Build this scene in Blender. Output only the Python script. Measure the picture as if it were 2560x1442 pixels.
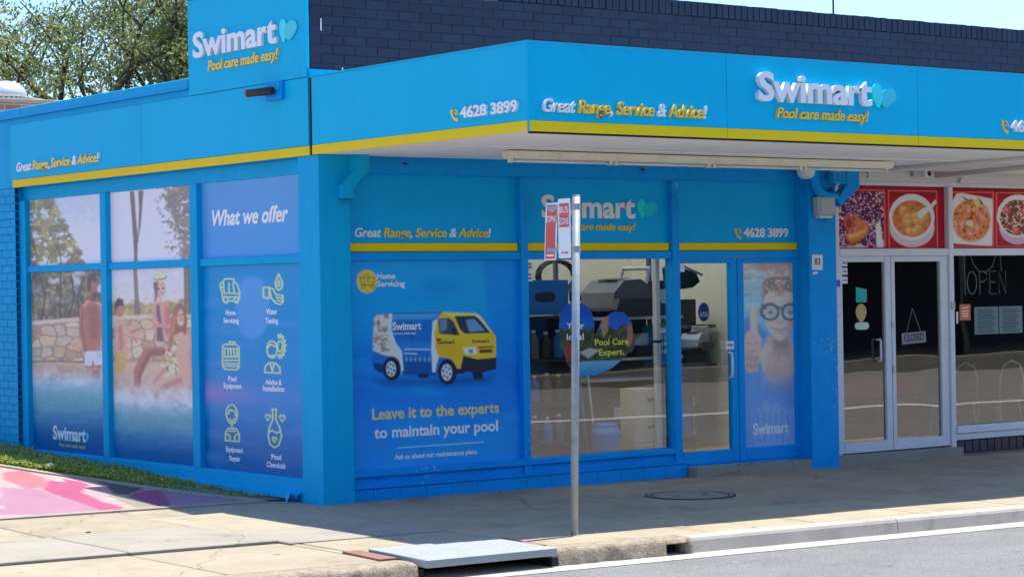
import bpy, bmesh, math, random
import numpy as np
from mathutils import Vector, Matrix
random.seed(7); rng = np.random.default_rng(7)
for o in list(bpy.data.objects): bpy.data.objects.remove(o)
scene = bpy.context.scene
COL = scene.collection

# ------------------------------------------------------------------ camera
cam_d = bpy.data.cameras.new('camera'); cam = bpy.data.objects.new('camera', cam_d); COL.objects.link(cam)
R_ = Vector((.79864137, -.60157891, -.0165764)); U_ = Vector((.01297769, -.01032217, .99986251)); F_ = Vector((.60166730, .79874668, .00043660))
CAM = Vector((-10.4949, -16.851, 1.8814))
cam.matrix_world = Matrix(((R_.x, U_.x, -F_.x, CAM.x), (R_.y, U_.y, -F_.y, CAM.y), (R_.z, U_.z, -F_.z, CAM.z), (0, 0, 0, 1)))
cam_d.sensor_width = 36; cam_d.lens = 5566.1 / 2560 * 36; cam_d.clip_start = .1; cam_d.clip_end = 3000
scene.camera = cam
# ------------------------------------------------------------------ daylight
SUN_DIR = Vector((.262, .02, 1.0)).normalized()          # towards the sun: high, from the right end of the street
elev = math.asin(SUN_DIR.z)
w = bpy.data.worlds.new('World'); scene.world = w; w.use_nodes = True
nt = w.node_tree; bg = nt.nodes['Background']
sky = nt.nodes.new('ShaderNodeTexSky'); sky.sky_type = 'NISHITA'; sky.sun_disc = False
sky.sun_elevation = elev; sky.sun_rotation = math.atan2(SUN_DIR.x, SUN_DIR.y)
sky.altitude = 2000; sky.air_density = 1.2; sky.dust_density = 2.5; sky.ozone_density = 8.0
nt.links.new(sky.outputs[0], bg.inputs[0]); bg.inputs[1].default_value = .09
sl = bpy.data.lights.new('sun', 'SUN'); sl.energy = 2.45; sl.angle = math.radians(.53); sl.color = (1, .93, .82)
sun = bpy.data.objects.new('sun', sl); COL.objects.link(sun); sun.location = (20, 5, 40)
sun.rotation_euler = SUN_DIR.to_track_quat('Z', 'Y').to_euler()
vs = scene.view_settings; vs.view_transform = 'Standard'; vs.look = 'None'; vs.gamma = 1; vs.use_curve_mapping = False
vs.exposure = 1.65
scene.render.engine = 'CYCLES'
scene.cycles.max_bounces = 5; scene.cycles.transparent_max_bounces = 10; scene.cycles.diffuse_bounces = 3; scene.cycles.glossy_bounces = 3

# ------------------------------------------------------------------ helpers
def lin(c):
    c = np.asarray(c, float) / 255.0
    return np.where(c <= .04045, c / 12.92, ((c + .055) / 1.055) ** 2.4)
def L(r, g, b, k=1.0): return tuple(float(min(.92, v * k)) for v in lin((r, g, b)))
def tag(o, label, cat, group=None, kind=None):
    if label: o['label'] = label
    if cat: o['category'] = cat
    if group: o['group'] = group
    if kind: o['kind'] = kind
    return o
def thing(name, label, cat, loc=(0, 0, 0), group=None):
    o = bpy.data.objects.new(name, None); COL.objects.link(o); o.location = loc; o.empty_display_size = .2
    return tag(o, label, cat, group)
def link(name, me, mat=None, parent=None):
    o = bpy.data.objects.new(name, me); COL.objects.link(o)
    if mat is not None:
        for m in (mat if isinstance(mat, (list, tuple)) else [mat]): me.materials.append(m)
    if parent is not None:
        o.parent = parent
        if parent.type == 'EMPTY': o.matrix_parent_inverse = Matrix.Translation(-Vector(parent.location))
    return o
def bm_obj(name, bm, mat=None, parent=None, smooth=False):
    me = bpy.data.meshes.new(name); bmesh.ops.recalc_face_normals(bm, faces=bm.faces); bm.to_mesh(me); bm.free()
    if smooth:
        for p in me.polygons: p.use_smooth = True
    return link(name, me, mat, parent)
def box(bm, x0, x1, y0, y1, z0, z1, bev=0):
    x0, x1 = min(x0, x1), max(x0, x1); y0, y1 = min(y0, y1), max(y0, y1); z0, z1 = min(z0, z1), max(z0, z1)
    r = bmesh.ops.create_cube(bm, size=1)['verts']
    for v in r: v.co = Vector(((x0 + x1) / 2 + v.co.x * (x1 - x0), (y0 + y1) / 2 + v.co.y * (y1 - y0), (z0 + z1) / 2 + v.co.z * (z1 - z0)))
    if bev:
        es = list({e for v in r for e in v.link_edges})
        bmesh.ops.bevel(bm, geom=es, offset=bev, segments=1, affect='EDGES')
    return r
def BX(name, boxes, mat, parent=None, bev=0):
    bm = bmesh.new()
    if not isinstance(boxes[0], (list, tuple)): boxes = [boxes]
    for b in boxes: box(bm, *b, bev=bev)
    return bm_obj(name, bm, mat, parent)
def prism(bm, pts, ax, a, b):
    """polygon pts (two coordinates) extruded along axis ax from a to b"""
    def mk(p, t): return {'x': (t, p[0], p[1]), 'y': (p[0], t, p[1]), 'z': (p[0], p[1], t)}[ax]
    va = [bm.verts.new(mk(p, a)) for p in pts]; vb = [bm.verts.new(mk(p, b)) for p in pts]
    n = len(pts); bm.faces.new(va); bm.faces.new(vb[::-1])
    for i in range(n): bm.faces.new((va[i], vb[i], vb[(i + 1) % n], va[(i + 1) % n]))
def PR(name, pts, ax, a, b, mat, parent=None):
    bm = bmesh.new(); prism(bm, pts, ax, a, b); return bm_obj(name, bm, mat, parent)
def tube(bm, pts, rad, seg=8, cap=True):
    pts = [Vector(p) for p in pts]
    if not isinstance(rad, (list, tuple)): rad = [rad] * len(pts)
    prev = None; up = Vector((.31, .17, .93))
    for i, p in enumerate(pts):
        d = (pts[min(i + 1, len(pts) - 1)] - pts[max(i - 1, 0)]).normalized()
        a = d.cross(up)
        if a.length < .05: a = d.cross(Vector((1, 0, 0)))
        a.normalize(); b = d.cross(a)
        ring = [bm.verts.new(p + rad[i] * (math.cos(t) * a + math.sin(t) * b)) for t in [2 * math.pi * k / seg for k in range(seg)]]
        if prev:
            for k in range(seg): bm.faces.new((prev[k], prev[(k + 1) % seg], ring[(k + 1) % seg], ring[k]))
        elif cap: bm.faces.new(ring[::-1])
        prev = ring
    if cap: bm.faces.new(prev)
def TB(name, pts, rad, mat, parent=None, seg=8, smooth=True):
    bm = bmesh.new(); tube(bm, pts, rad, seg); return bm_obj(name, bm, mat, parent, smooth)
def lathe(bm, prof, c, seg=24):
    prev = None
    for r, z in prof:
        ring = [bm.verts.new((c[0] + r * math.cos(2 * math.pi * k / seg), c[1] + r * math.sin(2 * math.pi * k / seg), c[2] + z)) for k in range(seg)]
        if prev:
            for k in range(seg): bm.faces.new((prev[k], prev[(k + 1) % seg], ring[(k + 1) % seg], ring[k]))
        else: bm.faces.new(ring[::-1])
        prev = ring
    bm.faces.new(prev)
def LT(name, prof, c, mat, parent=None, seg=24): bm = bmesh.new(); lathe(bm, prof, c, seg); return bm_obj(name, bm, mat, parent, True)

# ------------------------------------------------------------------ materials
MATS = {}
def mat(name, col, rough=.5, var=.12, vs_=6.0, bump=0, bs=60.0, metal=0, coat=0, spec=.5, rand=0, dirt=None, coord='pos', fine=0, streak=0, worn=0, chips=0):
    """painted / mineral surface: base colour broken by large and fine noise, optional relief and per-object spread"""
    if name in MATS: return MATS[name]
    m = bpy.data.materials.new(name); m.use_nodes = True; n = m.node_tree.nodes; l = m.node_tree.links
    p = n['Principled BSDF']; p.inputs['Roughness'].default_value = rough; p.inputs['Metallic'].default_value = metal
    p.inputs['Coat Weight'].default_value = coat; p.inputs['Coat Roughness'].default_value = .04; p.inputs['Specular IOR Level'].default_value = spec
    if coord == 'pos': tc = n.new('ShaderNodeNewGeometry').outputs['Position']
    else: tc = n.new('ShaderNodeTexCoord').outputs['Object']
    nz = n.new('ShaderNodeTexNoise'); nz.inputs['Scale'].default_value = vs_; nz.inputs['Detail'].default_value = 6; nz.inputs['Roughness'].default_value = .6
    l.new(tc, nz.inputs['Vector'])
    mr = n.new('ShaderNodeMapRange'); mr.inputs[1].default_value = .3; mr.inputs[2].default_value = .7
    mr.inputs[3].default_value = 1 - var; mr.inputs[4].default_value = 1 + var; l.new(nz.outputs['Fac'], mr.inputs[0])
    val = mr.outputs[0]
    if fine:
        nf = n.new('ShaderNodeTexNoise'); nf.inputs['Scale'].default_value = bs; nf.inputs['Detail'].default_value = 3; l.new(tc, nf.inputs['Vector'])
        mf = n.new('ShaderNodeMapRange'); mf.inputs[1].default_value = .3; mf.inputs[2].default_value = .7; mf.inputs[3].default_value = 1 - fine; mf.inputs[4].default_value = 1 + fine
        l.new(nf.outputs['Fac'], mf.inputs[0]); mu = n.new('ShaderNodeMath'); mu.operation = 'MULTIPLY'; l.new(val, mu.inputs[0]); l.new(mf.outputs[0], mu.inputs[1]); val = mu.outputs[0]
    if streak:
        mp = n.new('ShaderNodeMapping'); mp.inputs['Scale'].default_value = (9, 9, .7); l.new(tc, mp.inputs[0])
        nf = n.new('ShaderNodeTexNoise'); nf.inputs['Scale'].default_value = 1.6; nf.inputs['Detail'].default_value = 5; l.new(mp.outputs[0], nf.inputs['Vector'])
        mf = n.new('ShaderNodeMapRange'); mf.inputs[1].default_value = .35; mf.inputs[2].default_value = .65; mf.inputs[3].default_value = 1 - streak; mf.inputs[4].default_value = 1 + streak * .5
        l.new(nf.outputs['Fac'], mf.inputs[0]); mu = n.new('ShaderNodeMath'); mu.operation = 'MULTIPLY'; l.new(val, mu.inputs[0]); l.new(mf.outputs[0], mu.inputs[1]); val = mu.outputs[0]
    if rand:
        oi = n.new('ShaderNodeObjectInfo'); mo = n.new('ShaderNodeMapRange'); mo.inputs[3].default_value = 1 - rand; mo.inputs[4].default_value = 1 + rand
        l.new(oi.outputs['Random'], mo.inputs[0]); mu = n.new('ShaderNodeMath'); mu.operation = 'MULTIPLY'; l.new(val, mu.inputs[0]); l.new(mo.outputs[0], mu.inputs[1]); val = mu.outputs[0]
    mx = n.new('ShaderNodeMix'); mx.data_type = 'RGBA'; mx.blend_type = 'MULTIPLY'; mx.inputs[0].default_value = 1
    mx.inputs[6].default_value = (*col, 1); l.new(val, mx.inputs[7]); out = mx.outputs[2]
    if dirt:
        dcol, amt, sc = dirt
        nd = n.new('ShaderNodeTexNoise'); nd.inputs['Scale'].default_value = sc; nd.inputs['Detail'].default_value = 8; nd.inputs['Roughness'].default_value = .7; l.new(tc, nd.inputs['Vector'])
        md = n.new('ShaderNodeMapRange'); md.inputs[1].default_value = .52; md.inputs[2].default_value = .72; md.inputs[3].default_value = 0; md.inputs[4].default_value = amt; l.new(nd.outputs['Fac'], md.inputs[0])
        m2 = n.new('ShaderNodeMix'); m2.data_type = 'RGBA'; l.new(md.outputs[0], m2.inputs[0]); l.new(out, m2.inputs[6]); m2.inputs[7].default_value = (*dcol, 1); out = m2.outputs[2]
    if chips:
        nc = n.new('ShaderNodeTexNoise'); nc.inputs['Scale'].default_value = 26; nc.inputs['Detail'].default_value = 3; l.new(tc, nc.inputs['Vector'])      # small flakes where the paint has gone
        nm = n.new('ShaderNodeTexNoise'); nm.inputs['Scale'].default_value = 1.3; l.new(tc, nm.inputs['Vector'])
        ml = n.new('ShaderNodeMath'); ml.operation = 'MULTIPLY'; l.new(nc.outputs['Fac'], ml.inputs[0]); l.new(nm.outputs['Fac'], ml.inputs[1])
        mc = n.new('ShaderNodeMapRange'); mc.inputs[1].default_value = .43; mc.inputs[2].default_value = .45; mc.inputs[3].default_value = 0; mc.inputs[4].default_value = chips; l.new(ml.outputs[0], mc.inputs[0])
        m6 = n.new('ShaderNodeMix'); m6.data_type = 'RGBA'; l.new(mc.outputs[0], m6.inputs[0]); l.new(out, m6.inputs[6]); m6.inputs[7].default_value = (.45, .6, .75, 1); out = m6.outputs[2]
    if worn:
        vo = n.new('ShaderNodeTexVoronoi'); vo.inputs['Scale'].default_value = 4.2; l.new(tc, vo.inputs['Vector'])          # trodden gum and drip spots
        sp = n.new('ShaderNodeSeparateColor'); l.new(vo.outputs['Color'], sp.inputs[0])
        th = n.new('ShaderNodeMath'); th.operation = 'MULTIPLY'; th.inputs[1].default_value = .13; l.new(sp.outputs[0], th.inputs[0])
        lt = n.new('ShaderNodeMath'); lt.operation = 'LESS_THAN'; l.new(vo.outputs['Distance'], lt.inputs[0]); l.new(th.outputs[0], lt.inputs[1])
        gt = n.new('ShaderNodeMath'); gt.operation = 'GREATER_THAN'; gt.inputs[1].default_value = .45; l.new(sp.outputs[1], gt.inputs[0])
        mm = n.new('ShaderNodeMath'); mm.operation = 'MULTIPLY'; l.new(lt.outputs[0], mm.inputs[0]); l.new(gt.outputs[0], mm.inputs[1])
        m5 = n.new('ShaderNodeMath'); m5.operation = 'MULTIPLY'; m5.inputs[1].default_value = .55; l.new(mm.outputs[0], m5.inputs[0])
        mz = n.new('ShaderNodeMix'); mz.data_type = 'RGBA'; l.new(m5.outputs[0], mz.inputs[0]); l.new(out, mz.inputs[6]); mz.inputs[7].default_value = (.05, .045, .04, 1); out = mz.outputs[2]
        nd2 = n.new('ShaderNodeTexNoise'); nd2.inputs['Scale'].default_value = 1.7; nd2.inputs['Detail'].default_value = 4; l.new(tc, nd2.inputs['Vector'])
        ad = n.new('ShaderNodeMix'); ad.data_type = 'VECTOR'; ad.inputs[0].default_value = .35; l.new(tc, ad.inputs[4]); l.new(nd2.outputs['Color'], ad.inputs[5])
        vc = n.new('ShaderNodeTexVoronoi'); vc.feature = 'DISTANCE_TO_EDGE'; vc.inputs['Scale'].default_value = .45; l.new(ad.outputs[1], vc.inputs['Vector'])   # hairline cracks
        cl = n.new('ShaderNodeMath'); cl.operation = 'LESS_THAN'; cl.inputs[1].default_value = .0022; l.new(vc.outputs['Distance'], cl.inputs[0])
        c5 = n.new('ShaderNodeMath'); c5.operation = 'MULTIPLY'; c5.inputs[1].default_value = .4; l.new(cl.outputs[0], c5.inputs[0])
        mk = n.new('ShaderNodeMix'); mk.data_type = 'RGBA'; l.new(c5.outputs[0], mk.inputs[0]); l.new(out, mk.inputs[6]); mk.inputs[7].default_value = (.06, .05, .04, 1); out = mk.outputs[2]
    l.new(out, p.inputs['Base Color'])
    if bump:
        nb = n.new('ShaderNodeTexNoise'); nb.inputs['Scale'].default_value = bs; nb.inputs['Detail'].default_value = 5; l.new(tc, nb.inputs['Vector'])
        b = n.new('ShaderNodeBump'); b.inputs['Strength'].default_value = bump; b.inputs['Distance'].default_value = .01; l.new(nb.outputs['Fac'], b.inputs['Height']); l.new(b.outputs[0], p.inputs['Normal'])
    MATS[name] = m; return m
def glass_mat(name, refl=.12, tint=(.9, .95, .95), wav=.0):
    m = bpy.data.materials.new(name); m.use_nodes = True; n = m.node_tree.nodes; l = m.node_tree.links; n.remove(n['Principled BSDF'])
    t = n.new('ShaderNodeBsdfTransparent'); t.inputs[0].default_value = (*tint, 1)
    g = n.new('ShaderNodeBsdfGlossy'); g.inputs['Roughness'].default_value = .01; g.inputs[0].default_value = (1, .88, .74, 1)
    f = n.new('ShaderNodeFresnel'); f.inputs[0].default_value = 1.5
    a = n.new('ShaderNodeMath'); a.operation = 'ADD'; a.inputs[1].default_value = refl; l.new(f.outputs[0], a.inputs[0]); a.use_clamp = True
    if wav:
        nb = n.new('ShaderNodeTexNoise'); nb.inputs['Scale'].default_value = .9; nb.inputs['Detail'].default_value = 1
        l.new(n.new('ShaderNodeNewGeometry').outputs['Position'], nb.inputs['Vector'])
        b = n.new('ShaderNodeBump'); b.inputs['Strength'].default_value = 1; b.inputs['Distance'].default_value = wav; l.new(nb.outputs['Fac'], b.inputs['Height']); l.new(b.outputs[0], g.inputs['Normal'])
    x = n.new('ShaderNodeMixShader'); l.new(a.outputs[0], x.inputs[0]); l.new(t.outputs[0], x.inputs[1]); l.new(g.outputs[0], x.inputs[2])
    l.new(x.outputs[0], n['Material Output'].inputs[0]); return m
def print_mat(name, coat=.5, rough=.35):
    m = bpy.data.materials.new(name); m.use_nodes = True; n = m.node_tree.nodes; l = m.node_tree.links; p = n['Principled BSDF']
    a = n.new('ShaderNodeVertexColor'); a.layer_name = 'print'; l.new(a.outputs[0], p.inputs['Base Color'])
    p.inputs['Roughness'].default_value = rough; p.inputs['Specular IOR Level'].default_value = .18; p.inputs['Coat Weight'].default_value = coat; p.inputs['Coat Roughness'].default_value = .05; return m

M = MATS
mat('blue_wall', (.0, .42, .74), .5, .05, 2.5, bump=.08, bs=25, streak=.04, spec=.12, chips=.25, dirt=((.0, .17, .36), .16, 3))
mat('blue_frame', (.0, .34, .86), .45, .06, 4, bump=.05, bs=30, spec=.15, chips=.5, dirt=((.0, .12, .34), .18, 5))
mat('teal_panel', (.0, .45, .90), .45, .04, 1.5, spec=.15, streak=.03)
mat('blue_sign', (.0, .51, .80), .45, .035, .8, spec=.12, streak=.014, dirt=((.0, .36, .60), .12, 2.2))
mat('yellow', (.95, .67, .01), .5, .04, 2, spec=.15, dirt=((.35, .25, .05), .2, 4))
mat('navy_brick', (.0135, .030, .062), .62, .12, 5, bump=.35, bs=70, rand=.10, spec=.3, dirt=((.012, .028, .065), .3, 6))
mat('navy_mortar', (.0125, .027, .056), .8, .15, 6)
mat('blue_brick', (.0, .40, .70), .5, .07, 5, bump=.2, bs=40, rand=.05, spec=.12)
mat('blue_mortar', (.0, .30, .56), .6, .08, 5, spec=.2)
mat('white_letter', (.9, .9, .9), .3, .03, 3, coat=.3)
mat('yellow_letter', (.94, .66, .10), .3, .03, 3, coat=.3)
mat('aqua_leaf', (.0, .80, .86), .3, .03, 3, coat=.3)
mat('aqua_leaf_dark', (.0, .62, .74), .3, .03, 3, coat=.3)
mat('soffit', (.93, .90, .87), .6, .04, 1.5, dirt=((.7, .64, .56), .35, 2.2), streak=.03)
mat('cream_metal', L(238, 230, 205), .45, .05, 3, dirt=((.4, .33, .22), .25, 7))
mat('white_frame', L(226, 228, 232), .38, .05, 3, dirt=((.35, .33, .3), .25, 6))
mat('header_grey', L(214, 210, 206), .6, .06, 2, dirt=((.4, .36, .33), .3, 4))
mat('steel', (.36, .40, .43), .55, .16, 14, metal=.45, bump=.1, bs=40, dirt=((.25, .25, .26), .3, 12))
mat('dark_gap', (.012, .013, .016), .8, .1, 5)
mat('black_plastic', (.02, .02, .022), .45, .1, 5)
mat('concrete', (.37, .318, .23), .85, .10, 2.2, bump=.55, bs=150, rand=.06, fine=.13, spec=.25, dirt=((.17, .145, .11), .55, 1.6), worn=1)
mat('concrete_grey', (.335, .305, .25), .85, .08, 1.8, bump=.4, bs=170, rand=.04, fine=.08, spec=.25, dirt=((.18, .16, .125), .45, 1.4), worn=1)
mat('concrete_kerb', (.42, .395, .345), .85, .10, 3, bump=.5, bs=120, fine=.10, spec=.25, dirt=((.2, .17, .13), .55, 5))
mat('rough_kerb', (.34, .285, .21), .95, .22, 14, bump=1.0, bs=75, fine=.25, spec=.2, dirt=((.10, .085, .065), .7, 22))
mat('gutter', (.44, .42, .38), .85, .10, 3, bump=.4, bs=120, fine=.1, spec=.25, dirt=((.22, .2, .17), .35, 4))
mat('asphalt', (.195, .2, .202), .85, .10, 1.2, bump=1.0, bs=55, fine=.32, spec=.25, dirt=((.125, .127, .127), .5, .9), worn=1)
mat('dirt', L(120, 105, 82), .95, .2, 6, bump=.5, bs=60)
mat('earth', (.09, .085, .06), .95, .2, .3)
mat('brick_red', L(150, 104, 88), .8, .2, 9, bump=.4, bs=50, rand=.15)
mat('mortar', L(150, 140, 128), .9, .1, 9)
mat('grey_box', L(180, 186, 186), .5, .05, 4)
mat('red_sign', L(214, 36, 44), .35, .05, 4, coat=.4)
mat('white_sign', L(232, 234, 240), .35, .03, 4, coat=.4)
mat('pink_letter', L(250, 225, 230), .4, .03, 4)
mat('room_cream', (.85, .82, .66), .8, .05, 1.5)
mat('room_floor', (.10, .10, .09), .6, .08, 3)
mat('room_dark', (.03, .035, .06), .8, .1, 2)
mat('room_red', L(140, 22, 40), .7, .1, 4)
mat('carton', (.80, .68, .42), .8, .05, 4)
mat('drum_blue', (.03, .28, .85), .35, .04, 4)
mat('box_blue', (.01, .20, .55), .6, .05, 4)
mat('grey_plastic', L(96, 100, 106), .45, .08, 5)
mat('dark_plastic', L(34, 38, 48), .4, .1, 5)
mat('pale_plastic', L(200, 206, 212), .4, .05, 5)
mat('bark', L(78, 68, 60), .9, .25, 4, bump=.5, bs=20)
mat('galv_roof', L(205, 208, 210), .4, .08, 3, metal=.3)
M['glass'] = glass_mat('shop_glass', .15, (.92, .95, .95), .0015)
M['glass_dark'] = glass_mat('restaurant_glass', .18, (.94, .96, .98), .0025)
M['print'] = print_mat('print', .06); M['print_flat'] = print_mat('print_flat', .0, .6)

mat('pale_gold', L(232, 216, 150), .4, .03, 3); mat('van_text', L(90, 80, 60), .5, .03, 3); mat('lime_letter', L(226, 226, 60), .4, .03, 3)
mat('tag_violet', L(110, 90, 200), .4, .03, 3); mat('white_stone', L(226, 224, 216), .8, .1, 20)

def opal():
    m = bpy.data.materials.new('opal'); m.use_nodes = True; n = m.node_tree.nodes; l = m.node_tree.links; n.remove(n['Principled BSDF'])
    t = n.new('ShaderNodeBsdfTranslucent'); t.inputs[0].default_value = (.8, .8, .76, 1); l.new(t.outputs[0], n['Material Output'].inputs[0]); return m
M['opal'] = opal()
# ------------------------------------------------------------------ lettering
_dg = None
def _text_mesh(body, ext, bold, shear, space, flags, res=3):
    cu = bpy.data.curves.new('lettering', 'FONT'); cu.body = body; cu.extrude = ext; cu.offset = bold; cu.shear = shear; cu.resolution_u = res; cu.space_character = space
    if flags:
        for i, ch in enumerate(flags): cu.body_format[i].material_index = int(ch)
    n = 2 if flags else 1
    for k in range(n): cu.materials.append(None)
    o = bpy.data.objects.new('tmp', cu); COL.objects.link(o)
    dg = bpy.context.evaluated_depsgraph_get(); dg.update()
    me = bpy.data.meshes.new_from_object(o.evaluated_get(dg))
    bpy.data.objects.remove(o); bpy.data.curves.remove(cu); return me
_cap = {}
def text(body, plane, off, a0, a1, zb, cap, mats, parent, ext=.006, bold=.012, shear=0, flags=None, space=1.0, name='lettering', slope=0.0):
    """plane 'F': wall facing -y, runs along +x; plane 'S': wall facing -x, runs along -y. a0 = start, a1 = end of the line"""
    if 'c' not in _cap:
        h = _text_mesh('H', 0, 0, 0, 1, None); ys = [v.co.y for v in h.vertices]; _cap['c'] = max(ys) - min(ys)
    sv = cap / (_cap['c'] + 2 * bold)
    me = _text_mesh(body, ext / sv, bold, shear, space, flags)
    n = len(me.vertices); co = np.empty(n * 3, np.float32); me.vertices.foreach_get('co', co); co = co.reshape(-1, 3)
    xa, xb = co[:, 0].min(), co[:, 0].max()
    t = (co[:, 0] - xa) / (xb - xa); up = zb + (co[:, 1] + bold) * sv + slope * t; dep = co[:, 2] * sv
    h = a0 + (a1 - a0) * t
    if plane == 'F': out = np.stack([h, off - ext - dep, up], 1)
    else: out = np.stack([off - ext - dep, h, up], 1)
    me.vertices.foreach_set('co', out.astype(np.float32).ravel()); me.update()
    ms = mats if isinstance(mats, (list, tuple)) else [mats]
    for k, m_ in enumerate(ms): me.materials[k] = m_
    o = link(name, me, None, parent)
    bm = bmesh.new(); bm.from_mesh(me); bmesh.ops.recalc_face_normals(bm, faces=bm.faces); bm.to_mesh(me); bm.free()
    return o
def leaf_shape(pl, off, a, z, sx, sz, flip, mat_, parent, th=.012):
    """one heart half: a pointed drop, tip at the bottom"""
    pts = []
    for k in range(22):
        t = 2 * math.pi * k / 22; r = 1 - .18 * math.cos(t)
        px = math.sin(t) * .5 * (1 - .45 * max(0, -math.cos(t))) ; pz = .5 + .5 * math.cos(t)
        px += flip * .35 * (pz - .1) * .6
        pts.append((a + sx * px * (1 if pl == 'F' else -1), z + sz * pz))
    return PR('leaf_emblem', pts, 'y' if pl == 'F' else 'x', off - th, off, mat_, parent)
def handset(pl, off, a0, a1, z0, z1, mat_, parent):
    w = a1 - a0; h = z1 - z0; P = []
    for t in np.linspace(-.15, 1.15, 12):                 # a curved telephone handset with sound arcs
        ang = math.pi * (1.12 - .62 * t) ; P.append((.78 + .72 * math.cos(ang + .35), .95 - .86 * math.sin(ang - .45)))
    bm = bmesh.new()
    def q(p): return (a0 + w * p[0], z0 + h * p[1])
    line = [(.10, .95), (.02, .72), (.10, .45), (.28, .22), (.50, .06), (.74, .02)]
    wid = [.17, .10, .08, .08, .10, .17]
    def ribbon(line, wid):
        Lp, Rp = [], []
        for i, p in enumerate(line):
            a = line[max(i - 1, 0)]; b = line[min(i + 1, len(line) - 1)]; d = Vector((b[0] - a[0], b[1] - a[1])).normalized(); nrm = (-d.y, d.x)
            Lp.append(q((p[0] + nrm[0] * wid[i], p[1] + nrm[1] * wid[i]))); Rp.append(q((p[0] - nrm[0] * wid[i], p[1] - nrm[1] * wid[i])))
        prism(bm, Lp + Rp[::-1], 'y' if pl == 'F' else 'x', off - .012, off)
    ribbon([(x + .1, y * .9 + .04) for x, y in line], wid)
    ribbon([(.5, .62), (.62, .58), (.68, .44)], [.05] * 3); ribbon([(.5, .86), (.75, .78), (.9, .5)], [.05] * 3)
    return bm_obj('handset_emblem', bm, mat_, parent)
def QF(name, x0, x1, y, z0, z1, m, parent):
    bm = bmesh.new(); bm.faces.new([bm.verts.new(p) for p in ((x0, y, z0), (x1, y, z0), (x1, y, z1), (x0, y, z1))]); me = bpy.data.meshes.new(name); bm.to_mesh(me); bm.free(); return link(name, me, m, parent)

# ------------------------------------------------------------------ printed posters: colour painted on a fine grid
def _hash(ix, iy, s): 
    h = np.sin(ix * 127.1 + iy * 311.7 + s * 74.7) * 43758.5453; return h - np.floor(h)
def vnoise(x, y, s=0):
    ix, iy = np.floor(x), np.floor(y); fx, fy = x - ix, y - iy; fx = fx * fx * (3 - 2 * fx); fy = fy * fy * (3 - 2 * fy)
    a = _hash(ix, iy, s); b = _hash(ix + 1, iy, s); c = _hash(ix, iy + 1, s); d = _hash(ix + 1, iy + 1, s)
    return (a * (1 - fx) + b * fx) * (1 - fy) + (c * (1 - fx) + d * fx) * fy
def fbm(x, y, s=0, o=4):
    v = 0; a = .5
    for k in range(o): v = v + a * vnoise(x * 2 ** k, y * 2 ** k, s + k * 7); a *= .5
    return v / (1 - .5 ** o)
def worley(x, y, s=0):
    ix, iy = np.floor(x), np.floor(y); d1 = np.full(x.shape, 9.); d2 = np.full(x.shape, 9.); cid = np.zeros(x.shape)
    for dx in (-1, 0, 1):
        for dy in (-1, 0, 1):
            cx, cy = ix + dx, iy + dy; px = cx + .15 + .7 * _hash(cx, cy, s); py = cy + .15 + .7 * _hash(cx, cy, s + 3)
            d = np.hypot(x - px, y - py); h = _hash(cx, cy, s + 9)
            n = d < d1; d2 = np.where(n, d1, np.minimum(d2, d)); cid = np.where(n, h, cid); d1 = np.where(n, d, d1)
    return d1, d2, cid
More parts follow.
